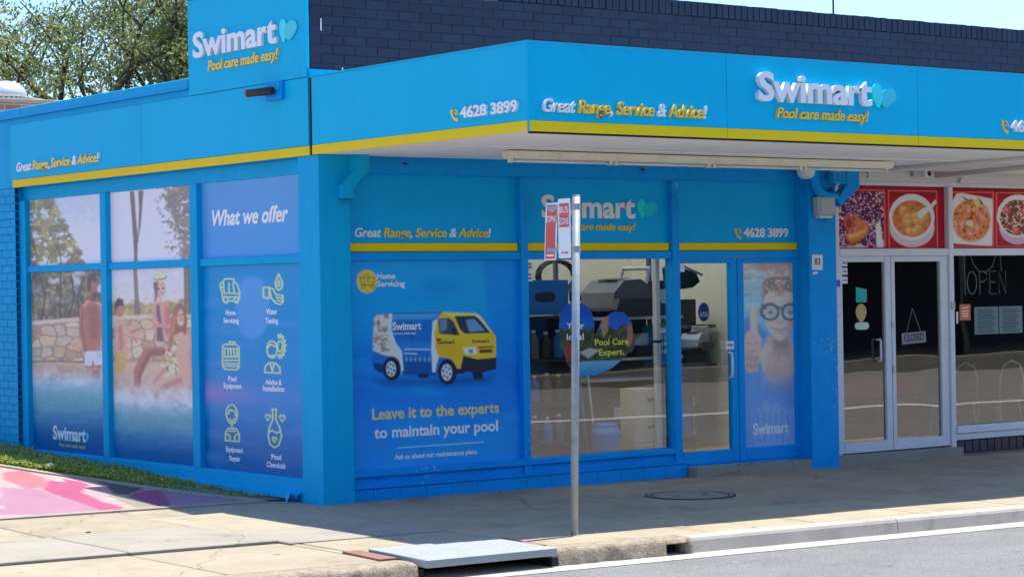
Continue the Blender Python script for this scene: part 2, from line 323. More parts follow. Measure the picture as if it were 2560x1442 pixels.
class Canvas:
    """grid whose points carry drawing coordinates X, Y (Y downwards), blended from four corner values TL, TR, BR, BL"""
    def __init__(s, corners, nx, ny, base):
        u, v = np.meshgrid(np.linspace(0, 1, nx), np.linspace(0, 1, ny)); s.nx, s.ny, s.u, s.v = nx, ny, u, v
        tl, tr, br, bl = [np.array(c, float) for c in corners]
        P = (tl[:, None, None] * (1 - u) * (1 - v) + tr[:, None, None] * u * (1 - v) + br[:, None, None] * u * v + bl[:, None, None] * (1 - u) * v)
        s.X, s.Y = P; s.c = np.zeros((ny, nx, 3)); s.c[:] = lin(base); s.mask = None
    def put(s, a, col):
        col = lin(col) if not (isinstance(col, np.ndarray) and col.ndim == 3) else col
        s.c = s.c * (1 - a[..., None]) + col * a[..., None]
    def grad(s, y0, c0, y1, c1, a=None):
        t = np.clip((s.Y - y0) / (y1 - y0), 0, 1)[..., None]; t = t * t * (3 - 2 * t); col = lin(c0) * (1 - t) + lin(c1) * t
        s.put(np.ones_like(s.X) if a is None else a, col)
    def poly(s, pts, soft=1.5):
        P = np.array(pts, float); n = len(P); d = np.full(s.X.shape, 1e9); ins = np.zeros(s.X.shape, bool)
        for i in range(n):
            x0, y0 = P[i]; x1, y1 = P[(i + 1) % n]; ex, ey = x1 - x0, y1 - y0
            t = np.clip(((s.X - x0) * ex + (s.Y - y0) * ey) / (ex * ex + ey * ey + 1e-9), 0, 1)
            d = np.minimum(d, np.hypot(s.X - x0 - t * ex, s.Y - y0 - t * ey))
            if y0 != y1:
                cr = ((y0 > s.Y) != (y1 > s.Y)) & (s.X < (x1 - x0) * (s.Y - y0) / (y1 - y0) + x0); ins ^= cr
        d = np.where(ins, -d, d); return np.clip(.5 - d / soft, 0, 1)
    def ell(s, cx, cy, rx, ry, soft=1.5, rot=0):
        c, n = math.cos(rot), math.sin(rot); dx, dy = s.X - cx, s.Y - cy; a = (dx * c + dy * n) / rx; b = (-dx * n + dy * c) / ry
        r = np.hypot(a, b); return np.clip(.5 - (r - 1) * min(rx, ry) / soft, 0, 1)
    def stroke(s, pts, w, soft=1.2, close=False):
        P = list(pts) + ([pts[0]] if close else []); d = np.full(s.X.shape, 1e9)
        for (x0, y0), (x1, y1) in zip(P[:-1], P[1:]):
            ex, ey = x1 - x0, y1 - y0; t = np.clip(((s.X - x0) * ex + (s.Y - y0) * ey) / (ex * ex + ey * ey + 1e-9), 0, 1)
            d = np.minimum(d, np.hypot(s.X - x0 - t * ex, s.Y - y0 - t * ey))
        return np.clip(.5 - (d - w / 2) / soft, 0, 1)
    def ring(s, cx, cy, rx, ry, w, n=24, a0=0, a1=2 * math.pi): return s.stroke([(cx + rx * math.cos(t), cy + ry * math.sin(t)) for t in np.linspace(a0, a1, n)], w)
    def n(s, sc, seed=0, o=4): return fbm(s.X / sc, s.Y / sc, seed, o)
    def shade(s, a, k): s.c = s.c * (1 + a[..., None] * (k - 1))
    def finish(s, blur=1, grain=.05, mid=.12, sc=10, seed=77):
        """photographic softness: slight blur, mid-scale mottling and print grain"""
        for k in range(blur):
            p = np.pad(s.c, ((1, 1), (1, 1), (0, 0)), mode='edge'); s.c = (p[:-2, 1:-1] + p[2:, 1:-1] + p[1:-1, :-2] + p[1:-1, 2:] + 2 * p[1:-1, 1:-1]) / 6
        s.c = s.c * (1 + mid * (s.n(sc, seed) - .5) * 2 + grain * np.random.default_rng(seed).normal(0, 1, s.X.shape))[..., None]
    def build(s, name, TL, TR, BR, BL, parent, m='print', gain=1.0):
        tl, tr, br, bl = [np.array(c, float) for c in (TL, TR, BR, BL)]; u, v = s.u[..., None], s.v[..., None]
        co = (tl * (1 - u) * (1 - v) + tr * u * (1 - v) + br * u * v + bl * (1 - u) * v).reshape(-1, 3)
        nx, ny = s.nx, s.ny; i = np.arange(ny - 1)[:, None] * nx + np.arange(nx - 1)[None]; q = np.stack([i, i + nx, i + nx + 1, i + 1], -1).reshape(-1, 4)
        if s.mask is not None:
            mk = s.mask.ravel(); q = q[mk[q].mean(1) > .4]
        me = bpy.data.meshes.new(name); me.vertices.add(len(co)); me.vertices.foreach_set('co', co.astype(np.float32).ravel())
        me.loops.add(q.size); me.loops.foreach_set('vertex_index', q.astype(np.int32).ravel())
        me.polygons.add(len(q)); me.polygons.foreach_set('loop_start', (np.arange(len(q)) * 4).astype(np.int32)); me.update(calc_edges=True)
        at = me.color_attributes.new('print', 'FLOAT_COLOR', 'POINT'); c4 = np.ones((len(co), 4), np.float32); c4[:, :3] = np.clip(s.c.reshape(-1, 3) * np.array(gain), 0, .9)
        at.data.foreach_set('color', c4.ravel()); return link(name, me, M[m], parent)

# ------------------------------------------------------------------ lie of the land
def gz(x, y):
    if y < 0: return -.007 * x + y * (.0105 + .0016 * x)
    r = max(0., min(1., -x / .3 + .2)); return -.007 * x + .045 * min(y, 9) * r
def sheet(name, xs, ys, zf, mat_, parent=None):
    bm = bmesh.new(); V = [[bm.verts.new((x, y, zf(x, y))) for x in xs] for y in ys]
    for j in range(len(ys) - 1):
        for i in range(len(xs) - 1): bm.faces.new((V[j][i], V[j][i + 1], V[j + 1][i + 1], V[j + 1][i]))
    return bm_obj(name, bm, mat_, parent)
def struct(o): o['kind'] = 'structure'; return o
# ================================================================== SETTING
def road_z(x, y): return -.168 - .0135 * max(-25, min(25, x)) + (.012 * min(6, max(0, -4.2 - y)) if y < -4.2 else 0)
struct(sheet('ground', [-900, -200, -60, -30, 0, 30, 60, 200, 900], [-900, -200, -60, -24, 14, 40, 100, 300, 900], lambda x, y: -1.1, M['earth']))
struct(sheet('road', [-60, -25, -15, -8, -4, 0, 4, 8, 15, 25, 60], [-23, -18, -10.2, -8, -6, -4.19], road_z, M['asphalt']))
struct(sheet('gutter', [-60, -25, -15, -8, -4, 0, 4, 8, 15, 25, 60], [-4.19, -3.6], lambda x, y: road_z(x, -4.2) + (.006 if y > -4 else 0) + .004, M['gutter']))
cl_ = sheet('lane_line', [-60, -25, -10, 0, 10, 25, 60], [-11.4, -10.9], lambda x, y: road_z(x, y) + .005, M['white_frame']); struct(cl_)
# footpath: bed of dirt, concrete slabs laid on it one by one
def slab_z(x, y): return gz(x, y)
fp = struct(sheet('footpath', [-30, -15, -8, -4, -1.7], [-3.72, -2, -.001, .52], lambda x, y: gz(x, y) - .05, M['dirt']))
struct(sheet('footpath_bed', [-.42, 0, 4, 8, 12, 30], [-3.72, -2, -.001, .3], lambda x, y: gz(x, min(y, 0)) - .05, M['dirt']))
def slab(x0, x1, y0, y1, m, dz=0, name='slab'):
    g = .009; bm = bmesh.new(); a, b = random.uniform(-.002, .002), random.uniform(-.002, .002)
    nx = 3
    P = []
    for (x, y, k) in [(x0 + g, y0 + g, a), (x1 - g, y0 + g, b), (x1 - g, y1 - g, -a), (x0 + g, y1 - g, -b)]: P.append((x, y, gz(x, y) + dz + k))
    t = [bm.verts.new(p) for p in P]; u = [bm.verts.new((p[0], p[1], p[2] - .09)) for p in P]
    f = bm.faces.new(t); bm.faces.new(u[::-1])
    for i in range(4): bm.faces.new((t[i], u[i], u[(i + 1) % 4], t[(i + 1) % 4]))
    bmesh.ops.bevel(bm, geom=[e for e in f.edges], offset=.006, segments=1, affect='EDGES')
    return bm_obj(name, bm, m, fp)
XR = [-.30, 1.3, 2.48, 3.72, 4.95, 6.2, 7.45, 8.7, 9.95, 11.2, 12.5]
for i in range(len(XR) - 1):
    ra = [.30 if XR[i] > 0 else -.02, -1.2, -2.47, -3.72] if i else [-.02, -1.24, -2.46, -3.72]
    for j in range(3): slab(XR[i], XR[i + 1], ra[j + 1], ra[j], M['concrete'])
for x0, x1 in [(-1.75, -.30)]:
    slab(x0, x1, -.02, .46, M['concrete']); slab(x0, x1, -1.45, -.02, M['concrete']); slab(x0, x1, -2.4, -1.45, M['concrete_grey'], .004); slab(x0, -1.66, -3.7, -2.4, M['concrete'], -.006); slab(-1.655, x1, -3.16, -2.4, M['concrete'], -.004)
slab(-.30, -.01, -.02, .4, M['concrete'])
XL = [-11.8, -10.55, -9.3, -8.05, -6.8, -5.55, -4.3, -3.02, -1.75]
for i in range(len(XL) - 1):
    x0, x1 = XL[i], XL[i + 1]
    k = .9 + .42 * (x0 + 1.75) / -1.25 * 0
    slab(x0, x1, -.95, .46, M['concrete']); slab(x0, x1, -2.26, -.95, M['concrete_grey'], .014); slab(x0, x1, -3.7, -2.26, M['concrete'], -.008)
# kerb: newer cast kerb to the right, old rough kerb to the left
kerb = struct(sheet('kerb', [-.28, 4, 8, 12.5], [-3.8, -3.745], lambda x, y: gz(x, -3.72) - .03, M['concrete_kerb']))
def kerb_piece(x0, x1, m, rough=0, y0=-3.93, seg=1, name='kerbstone', ybk=-3.725, top=0.0):
    bm = bmesh.new(); g = .004; n = max(1, int((x1 - x0) / (.04 if rough else .6)))
    prof = []                                                # y, dz from top (0) to bottom
    if rough:
        prof = [(ybk, 0)] + [(ybk + (y0 + .045 - ybk) * t, .004) for t in (.35, .7)] + [(y0 + .045, 0), (y0 + .02, -.008), (y0 + .004, -.026), (y0, -.055), (y0 - .004, -.085), (y0 - .006, -.11), (y0 - .006, -.14), (y0 - .004, -.18), (ybk, -.2)]
    else: prof = [(ybk, 0), (y0 + .05, -.002), (y0 + .025, -.008), (y0 + .012, -.03), (y0 - .012, -.2), (ybk, -.2)]
    rows = []
    for i in range(n + 1):
        x = x0 + g + (x1 - x0 - 2 * g) * i / n; zt = gz(x, -3.75) + top; row = []
        for k, (y, dz) in enumerate(prof):
            jy = jz = 0
            if rough and 2 < k < len(prof) - 1:
                q = fbm(np.array(x * 16.), np.array(dz * 30. + k), 3, 3) - .5; jy = rough * float(q) * 2.2; jz = rough * float(fbm(np.array(x * 11.), np.array(k * 3.1), 8, 3) - .5)
            row.append(bm.verts.new((x, y + jy, zt + dz + jz)))
        rows.append(row)
    for a, b in zip(rows[:-1], rows[1:]):
        for k in range(len(prof)): bm.faces.new((a[k], a[(k + 1) % len(prof)], b[(k + 1) % len(prof)], b[k]))
    bm.faces.new(rows[0]); bm.faces.new(rows[-1][::-1])
    return bm_obj(name, bm, m, kerb, smooth=bool(rough))
x = .93
while x < 12.4: kerb_piece(x, x + 2.3, M['concrete_kerb']); x += 2.3
kerb_piece(-.42, .66, M['rough_kerb'], .022, y0=-3.95, top=.004)
kerb_piece(.87, .93, M['rough_kerb'], .012, y0=-3.95, top=.002)
def lintel(x0, x1):
    bm = bmesh.new(); n = 6; rows = []
    for i in range(n + 1):
        x = x0 + (x1 - x0) * i / n; zt = gz(x, -3.75) + .004; r = .01 * (random.random() - .5)
        rows.append([bm.verts.new((x, yy, zt + dz)) for yy, dz in [(-3.725, 0), (-3.9, 0), (-3.935 + r, -.012), (-3.955 + r, -.034), (-3.95 + r, -.042), (-3.725, -.042)]])
    for a, b in zip(rows[:-1], rows[1:]):
        for k in range(6): bm.faces.new((a[k], a[(k + 1) % 6], b[(k + 1) % 6], b[k]))
    bm.faces.new(rows[0]); bm.faces.new(rows[-1][::-1]); return bm_obj('drain_lintel', bm, M['rough_kerb'], kerb)
lintel(.665, .868)
BX('drain_hollow', (.66, .87, -3.80, -3.73, -.3, -.1), M['dark_gap'], kerb)
for x0, x1 in [(-11.8, -9.6), (-9.6, -7.4), (-7.4, -5.2), (-5.2, -3.4), (-3.4, -1.66)]: kerb_piece(x0, x1, M['rough_kerb'], .022, y0=-3.97, ybk=-3.70, top=-.006)
# steel lid of the kerb inlet, with its rusty frame and the dark pit below
def _steel_lid():
    t = thing('kerb_inlet_lid', 'pale checker plate steel lid over the open kerb inlet left of the sign pole', 'drain lid', (-1, -3.6, -.05))
    z = lambda x, y: gz(x, max(y, -3.75)) + .008
    P = [(-1.64, -4.05), (-.44, -4.0), (-.40, -3.17), (-1.56, -3.19)]
    bm = bmesh.new(); a = [bm.verts.new((p[0], p[1], z(*p) + .012)) for p in P]; b = [bm.verts.new((p[0], p[1], z(*p) - .045)) for p in P]
    bm.faces.new(a); bm.faces.new(b[::-1])
    for i in range(4): bm.faces.new((a[i], b[i], b[(i + 1) % 4], a[(i + 1) % 4]))
    bmesh.ops.bevel(bm, geom=list(bm.edges), offset=.004, segments=1, affect='EDGES')
    bm_obj('plate', bm, M['lid_plate'], t)
    bm = bmesh.new()                                         # raised tread bars of the checker plate
    rnd = random.Random(3)
    for i in range(26):
        for j in range(18):
            x = -1.56 + i * .043; y = -3.98 + j * .044; s = .017; d = 1 if (i + j) % 2 else -1
            zz = z(x, y) + .012
            v = [bm.verts.new((x + a_, y + b_, zz + h)) for a_, b_, h in [(-s, -s * d * .7 - .003, 0), (s, s * d * .7 - .003, 0), (s, s * d * .7 + .003, .002), (-s, -s * d * .7 + .003, .002)]]
            bm.faces.new(v)
    tr = bm_obj('tread_bars', bm, M['lid_plate'], t); tr['kind'] = 'stuff'
    for nm, xa, xb in [('frame_rail', -1.80, -1.645), ('frame_rail', -.395, -.31)]:
        bm = bmesh.new(); Q = [(xa - .0, -3.70), (xb, -3.70), (xb + .04, -3.12), (xa + .06, -3.12)]
        a = [bm.verts.new((p[0], p[1], gz(*p) + .008)) for p in Q]; b = [bm.verts.new((p[0], p[1], gz(*p) - .1)) for p in Q]
        bm.faces.new(a); bm.faces.new(b[::-1])
        for i in range(4): bm.faces.new((a[i], b[i], b[(i + 1) % 4], a[(i + 1) % 4]))
        bm_obj(nm, bm, M['rust'], t)
    BX('pit_wall', [(-1.66, -1.60, -3.96, -3.2, -.6, -.07), (-.46, -.40, -3.96, -3.2, -.6, -.09), (-1.66, -.4, -3.3, -3.2, -.6, -.09)], M['dark_gap'], t)
    BX('pit_floor', (-1.66, -.4, -4.0, -3.2, -.62, -.6), M['dark_gap'], t)
mat('lid_plate', (.34, .37, .385), .6, .08, 6, metal=.25, bump=.1, bs=60, dirt=((.35, .36, .36), .4, 7))
mat('rust', (.26, .13, .09), .8, .18, 14, bump=.4, bs=80)
_steel_lid()
def _manhole():
    cx, cy = 3.15, -1.42; t = thing('manhole_cover', 'round concrete filled manhole cover in the shaded footpath', 'manhole cover', (cx, cy, gz(cx, cy)))
    def disc(r0, r1, dz, m, nm, ax=.44, ay=.34):
        bm = bmesh.new(); n = 40; A = []; B = []
        for k in range(n):
            a = 2 * math.pi * k / n
            for Lst, r in ((A, r0), (B, r1)):
                x, y = cx + r * math.cos(a) * .46, cy + r * math.sin(a) * .40; Lst.append(bm.verts.new((x, y, gz(x, y) + dz)))
        if r0 == 0:
            bm.faces.new(B)
        else:
            for k in range(n): bm.faces.new((A[k], A[(k + 1) % n], B[(k + 1) % n], B[k]))
        return bm_obj(nm, bm, m, t)
    disc(0, .80, .006, M['mh_lid'], 'lid'); disc(.80, .84, .0065, M['dark_gap'], 'seam'); disc(.84, .93, .008, M['mh_ring'], 'rim'); disc(.93, .97, .0065, M['dark_gap'], 'outer_seam')
    BX('lifting_slot', [(cx - .2, cx - .14, cy - .02, cy, gz(cx, cy) + .004, gz(cx, cy) + .008), (cx + .14, cx + .2, cy - .02, cy, gz(cx, cy) + .004, gz(cx, cy) + .0078)], M['dark_gap'], t)
mat('mh_ring', L(120, 116, 108), .8, .2, 8, bump=.4, bs=80)
mat('mh_lid', (.26, .25, .22), .85, .15, 9, bump=.5, bs=90, fine=.15)
_manhole()
# painted side lane
def _mural():
    X0, X1, Y0, Y1 = -4.6, -.30, .50, 8.5
    c = Canvas([(X0, Y1), (X1, Y1), (X1, Y0), (X0, Y0)], 150, 240, (248, 206, 224))
    wx = (c.n(.35, 4) - .5) * .10; wy = (c.n(.35, 9) - .5) * .16; c.X = c.X + wx; c.Y = c.Y + wy
    S = .02
    def pp(P, col, s=S): c.put(c.poly(P, s), col)
    pp([(-4.6, 4), (-2.2, 3.4), (-1.9, 5), (-1.3, 8), (-4.6, 8)], (226, 120, 170))
    pp([(-1.87, 2.57), (-1.64, 2.2), (-1.74, 1.54), (-1.54, 1.2), (-1.69, .52), (-2.4, .62), (-2.9, .9), (-2.21, 1.81)], (214, 166, 212))
    pp([(-1.38, 3.59), (-1.16, 3.68), (-1.21, 2.97), (-1.53, 2.38), (-1.72, 2.24), (-1.63, 3.0)], (238, 150, 178))
    pp([(-1.31, 2.76), (-1.06, 2.82), (-1.1, 2.26), (-1.43, 1.71), (-1.54, 1.2), (-1.58, .51), (-1.8, .58), (-1.69, 1.74), (-1.61, 2.24)], (218, 116, 176))
    pp([(-1.45, 1.84), (-1.12, 2.27), (-1.2, 1.71), (-1.36, 1.44), (-1.53, .5), (-1.61, .5), (-1.52, 1.19)], (250, 204, 226))
    pp([(-.93, 2.61), (-.87, 2.26), (-.76, 1.88), (-1.14, 1.43), (-1.22, 1.59), (-.99, 2.2)], (92, 100, 112))
    pp([(-1.36, 1.44), (-1.21, 1.59), (-1.28, .48), (-1.53, .5)], (190, 184, 186))
    pp([(-.7, 1.75), (-.40, 1.06), (-.25, .3), (-1.22, .40), (-1.0, .9)], (196, 160, 214))
    pp([(-1.12, 1.42), (-.83, 1.74), (-.75, 1.57), (-.99, .89), (-1.22, .48), (-1.31, .48), (-1.19, 1.34)], (196, 96, 168))
    for P in ([(-1.25, 2.73), (-1.07, 2.89), (-1.2, 2.62)], [(-1.45, 1.3), (-1.38, 1.36), (-1.4, 1.12)], [(-2.6, 1.2), (-2.4, 1.5), (-2.45, 1.1)]): pp(P, (252, 240, 246))
    c.c *= (1 + .16 * (c.n(.05, 5) - .5) + .22 * (c.n(.6, 6) - .5))[..., None]
    c.mask = (c.X - wx) < np.interp(c.Y - wy, [.4, 1.2, 1.93, 2.55, 3.29, 4.29, 12], [-.30, -.60, -.76, -.87, -1.03, -1.19, -2.1])
    o = c.build('mural_lane', (X0, Y1, 0), (X1, Y1, 0), (X1, Y0, 0), (X0, Y0, 0), None, 'print_flat', (.52, .49, .38))
    me = o.data
    for v in me.vertices: v.co.z = gz(v.co.x, v.co.y) + .004
    struct(o)
_mural()
struct(sheet('side_lane', [-40, -12, -6, -3, -1.5, -.6, -.3, 0.02], [.3, .52, 2, 4, 6, 9, 30], lambda x, y: gz(x, y) - .003, M['asphalt']))
def edging(P, wd, name, m, h=.012):
    bm = bmesh.new(); prev = None
    for i, (x, y) in enumerate(P):
        a = Vector(P[max(i - 1, 0)]); b = Vector(P[min(i + 1, len(P) - 1)]); d = (b - a).normalized(); nn = Vector((-d.y, d.x)) * wd / 2
        r = [bm.verts.new((x + s * nn.x, y + s * nn.y, gz(x, y) + hh)) for s, hh in ((1, -.05), (1, h), (-1, h), (-1, -.05))]
        if prev:
            for k in range(4): bm.faces.new((prev[k], prev[(k + 1) % 4], r[(k + 1) % 4], r[k]))
        else: bm.faces.new(r)
        prev = r
    bm.faces.new(prev); return bm_obj(name, bm, m)
struct(edging([(-12, .50), (-6, .50), (-2.77, .50), (-1.3, .46), (-.3, .43)], .13, 'lane_edging', M['concrete_grey'], .014))
struct(edging([(-.33, .43), (-.62, 1.2), (-.78, 1.93), (-.89, 2.55), (-1.05, 3.29), (-1.21, 4.29), (-1.65, 8), (-2.12, 12)], .09, 'bed_edging', M['concrete_grey'], .02))
# weedy bed between wall and lane
def bed_edge(y): return float(np.interp(y, [.4, 1.2, 1.93, 2.55, 3.29, 4.29, 12], [-.30, -.60, -.76, -.87, -1.03, -1.19, -2.1]))
def bed_z(x, y):
    e = bed_edge(y); t = max(0, min(1, (x - e - .05) / (-e))); zg = gz(min(x, -.06), y); return zg + .005 + t * (min(zg, .026 * y) - zg)
struct(sheet('garden_bed', [-1.9, -1.5, -1.2, -1.05, -.9, -.75, -.6, -.45, -.3, -.15, .02], [.5, .8, 1.2, 1.7, 2.2, 2.8, 3.4, 4, 5, 6, 8, 11], lambda x, y: bed_z(max(x, bed_edge(y) + .03), y) if x > bed_edge(y) else bed_z(x, y) - .02, M['dirt']))
def _weeds():
    V, Fc = [], []
    r = random.Random(11)
    def leafq(p, a, ln, wd, lift):
        dx, dy = math.cos(a), math.sin(a); i = len(V)
        tip = (p[0] + dx * ln * (1 - lift * .7), p[1] + dy * ln * (1 - lift * .7), p[2] + ln * lift)
        mid = (p[0] + dx * ln * .5, p[1] + dy * ln * .5, p[2] + ln * lift * .75)
        V.extend([p, (mid[0] - dy * wd, mid[1] + dx * wd, mid[2]), tip, (mid[0] + dy * wd, mid[1] - dx * wd, mid[2] + .004)]); Fc.append((i, i + 1, i + 2, i + 3))
    for k in range(22000):
        y = .75 + 8.5 * r.random() ** 1.25; e = bed_edge(y)
        d = fbm(np.array(y * 2.2), np.array(3.3), 4, 3)
        x = e + .05 + (r.random() ** 1.9) * (-.02 - e - .05)
        dens = min(1, max(.02, (y - 1.5) / 1.8)) * min(1, max(.08, (float(d) + float(vnoise(np.array(x * 9.), np.array(y * 7.), 3)) - .62) * 2.4))
        if r.random() > dens: continue
        hgt = min(.62, .14 + max(0, y - 1.4) * .13)
        z = bed_z(x, y); tall = r.random()
        for q in range(3): leafq((x + r.uniform(-.02, .02), y + r.uniform(-.02, .02), z + (.02 + .075 * r.random()) * hgt * (.3 + tall) * (.5 + 1.1 * float(vnoise(np.array(x * 6.), np.array(y * 5.), 8)))), r.uniform(0, 6.28), r.uniform(.03, .065) * (.6 + .5 * hgt), r.uniform(.007, .014), r.uniform(.1, .95))
    me = bpy.data.meshes.new('weeds'); me.from_pydata(V, [], Fc); me.update()
    o = link('weeds', me, M['weed']); tag(o, 'bright green clover and grass growing along the foot of the blue side wall', 'weeds', kind='stuff')
def leaf_mat(name, c0, c1, trans=.35):
    m = bpy.data.materials.new(name); m.use_nodes = True; n = m.node_tree.nodes; l = m.node_tree.links; p = n['Principled BSDF']
    g = n.new('ShaderNodeNewGeometry'); cr = n.new('ShaderNodeValToRGB'); l.new(g.outputs['Random Per Island'], cr.inputs[0])
    cr.color_ramp.elements[0].color = (*c0, 1); cr.color_ramp.elements[1].color = (*c1, 1)
    l.new(cr.outputs[0], p.inputs['Base Color']); p.inputs['Roughness'].default_value = .5
    t = n.new('ShaderNodeBsdfTranslucent'); l.new(cr.outputs[0], t.inputs[0]); mx = n.new('ShaderNodeMixShader'); mx.inputs[0].default_value = trans
    l.new(p.outputs[0], mx.inputs[1]); l.new(t.outputs[0], mx.inputs[2]); l.new(mx.outputs[0], n['Material Output'].inputs[0]); MATS[name] = m; return m
leaf_mat('weed', (.14, .25, .03), (.50, .56, .10)); leaf_mat('gum_leaf', (.06, .10, .035), (.40, .45, .15), .38); leaf_mat('gum_leaf_pale', (.10, .15, .06), (.46, .50, .21), .38)
_weeds()
GF = '0' * 6 + '1' * 5 + '00' + '1' * 7 + '000' + '1' * 6 + '0'
# ================================================================== POOL SHOP
shop = thing('corner_shop', 'blue painted single storey corner shop with poster windows and yellow stripes', 'shop', (0, 0, 0))
# --- side wall: painted brick beyond the windows
sw = BX('side_wall', (.007, .30, 6.25, 14, -.2, 3.095), M['blue_mortar'], shop)
def brick_mesh(lx, ly, lz, m, name='brick', bev=.004):
    bm = bmesh.new(); box(bm, -lx / 2, lx / 2, -ly / 2, ly / 2, -lz / 2, lz / 2, bev=bev); me = bpy.data.meshes.new(name); bm.to_mesh(me); bm.free(); me.materials.append(m); return me
def inst(name, me, loc, parent, rot=None):
    o = bpy.data.objects.new(name, me); COL.objects.link(o); o.parent = parent; o.location = loc
    if parent.type == 'EMPTY': o.matrix_parent_inverse = Matrix.Translation(-Vector(parent.location))
    if rot: o.rotation_euler = rot
    return o
bmS = brick_mesh(.05, .230, .076, M['blue_brick'], bev=.003); bmSh = brick_mesh(.05, .110, .076, M['blue_brick'], bev=.003)
for k in range(36):
    z = .048 + k * .086
    if z > 3.06: break
    half = k % 2
    y = 6.25
    if half: inst('brick', bmSh, (.025 + random.uniform(-.001, .001), y + .055, z), sw); y += .12
    while y < 7.35: inst('brick', bmS, (.025 + random.uniform(-.0015, .0015), y + .115, z), sw); y += .24
# --- fascia over the side windows
BX('fascia_wall', (.001, .30, .03, 14, 3.10, 3.871), M['blue_wall'], shop)
BX('fascia_core', (.14, .30, .03, 6.24, 3.0, 3.1), M['blue_frame'], shop)
fpa = BX('fascia_panel', (-.012, -.001, .035, 3.2, 3.19, 3.796), M['blue_sign'], shop, .002)
fpb = BX('fascia_panel', (-.012, -.001, 3.204, 6.3, 3.19, 3.796), M['blue_sign'], shop, .002)
for a, b in ((.02, 1.6), (1.603, 3.2), (3.203, 5.0), (5.003, 6.26)): BX('yellow_stripe', (-.016, -.0015, a, b, 3.103, 3.186), M['yellow'], shop, .002)
text('Great Range, Service & Advice!', 'S', -.012, 6.11, 4.11, 3.272, .098, [M['white_letter'], M['yellow_letter']], fpb, .012, .022, .22, GF, name='lettering')
for a, b in ((2.20, 6.0), (6.004, 9.5), (9.504, 14)): BX('parapet_cap', (-.03, .33, a, b, 3.872, 3.972), M['blue_wall'], shop, .006)
for a, b in ((2.20, 6.0), (6.004, 9.5)): BX('cap_drip', (-.038, -.022, a, b, 3.866, 3.884), M['blue_frame'], shop, .003)
tw = BX('tower_panel', (-.022, .018, .045, 2.19, 3.80, 4.715), M['blue_sign'], shop, .003)
BX('tower_cap', (-.035, .24, .045, 2.20, 4.718, 4.76), M['blue_wall'], shop, .004)
BX('tower_wall', (.022, .22, .32, 2.15, 3.874, 4.716), M['navy_mortar'], shop)
text('Swimart', 'S', -.022, 2.05, .50, 4.145, .245, M['white_letter'], tw, .014, .030, 0)
text('Pool care made easy!', 'S', -.022, 1.78, .49, 4.0, .098, M['yellow_letter'], tw, .010, .02, .22)
leaf_shape('S', -.022, .40, 4.14, .13, .215, -.5, M['aqua_leaf'], tw); leaf_shape('S', -.024, .30, 4.15, .22, .175, 1.2, M['aqua_leaf_dark'], tw)
# --- corner pillar and side window frames
BX('corner_pillar', (0.0, .33, -.10, .25, -.02, 3.103), M['blue_wall'], shop, .006)
BX('window_head', (.10, .2, .25, 6.25, 2.955, 3.101), M['blue_wall'], shop, .004)
BX('window_rail', (.075, .165, .25, 6.25, 2.153, 2.228), M['blue_wall'], shop, .006)
BX('window_sill', (.055, .2, .25, 6.25, .085, .205), M['blue_wall'], shop, .006)
PR('sill_flashing', [(.06, .084), (-.035, .052), (-.035, .020), (-.025, .020), (-.025, .044), (.06, .07)], 'y', .25, 6.2, M['blue_wall'], shop) if 0 else None
bm = bmesh.new(); prism(bm, [(.054, .10), (-.03, .075), (-.034, .03), (-.026, .03), (-.022, .062), (.054, .085)], 'y', .30, 3.4); bm_obj('sill_flashing', bm, M['blue_wall'], shop)
bm = bmesh.new()                                             # torn end of the flashing bent away from the wall
v = [bm.verts.new(p) for p in [(-.035, .50, .07), (-.10, .30, .10), (-.12, .34, -.0), (-.035, .46, .02), (-.03, .50, .075), (-.095, .295, .105), (-.115, .335, .004), (-.03, .46, .024)]]
for f in [(0, 1, 2, 3), (7, 6, 5, 4), (0, 4, 5, 1), (1, 5, 6, 2), (2, 6, 7, 3), (3, 7, 4, 0)]: bm.faces.new([v[i] for i in f])
bm_obj('bent_flashing', bm, M['blue_wall'], shop)
BX('plinth', (.02, .25, .25, 6.25, -.2, .084), M['blue_wall'], shop)
for y0, y1 in ((4.145, 4.275), (2.21, 2.355), (6.10, 6.249)):
    BX('mullion', (.05, .17, y0, y1, .2, 2.956), M['blue_wall'], shop, .006)
BX('mullion_stop', (.165, .19, .25, .46, .2, 2.956), M['blue_wall'], shop)
# --- front: lintel, mullions, transoms
BX('lintel', (.33, 6.05, .06, .25, 2.95, 3.14), M['blue_frame'], shop, .004)
for x0, x1 in ((2.352, 2.436), (4.262, 4.36), (6.055, 6.12)):
    BX('mullion', (x0, x1, .045, .17, .06, 2.951), M['blue_frame'], shop, .005)
for x0, x1 in ((.33, 2.353), (2.435, 4.263), (4.359, 6.056)):
    BX('transom_rail', (x0, x1, .06, .17, 2.165, 2.24), M['blue_frame'], shop, .005)
tp = []
for x0, x1 in ((.33, 2.352), (2.436, 4.262), (4.36, 6.055)):
    tp.append(BX('transom_panel', (x0, x1, .115, .13, 2.24, 2.95), M['teal_panel'], shop))
for x0, x1 in ((.33, 2.345), (2.44, 4.255), (4.365, 6.05)): BX('yellow_stripe', (x0, x1, .09, .114, 2.244, 2.324), M['yellow'], shop, .004)
text('Great Range, Service & Advice!', 'F', .115, .505, 2.04, 2.378, .085, [M['white_letter'], M['yellow_letter']], tp[0], .006, .022, .22, GF)
text('Swimart', 'F', .115, 2.65, 3.83, 2.565, .225, M['white_letter'], tp[1], .006, .030)
text('Pool care made easy!', 'F', .115, 2.85, 3.83, 2.447, .072, M['yellow_letter'], tp[1], .006, .02, .22)
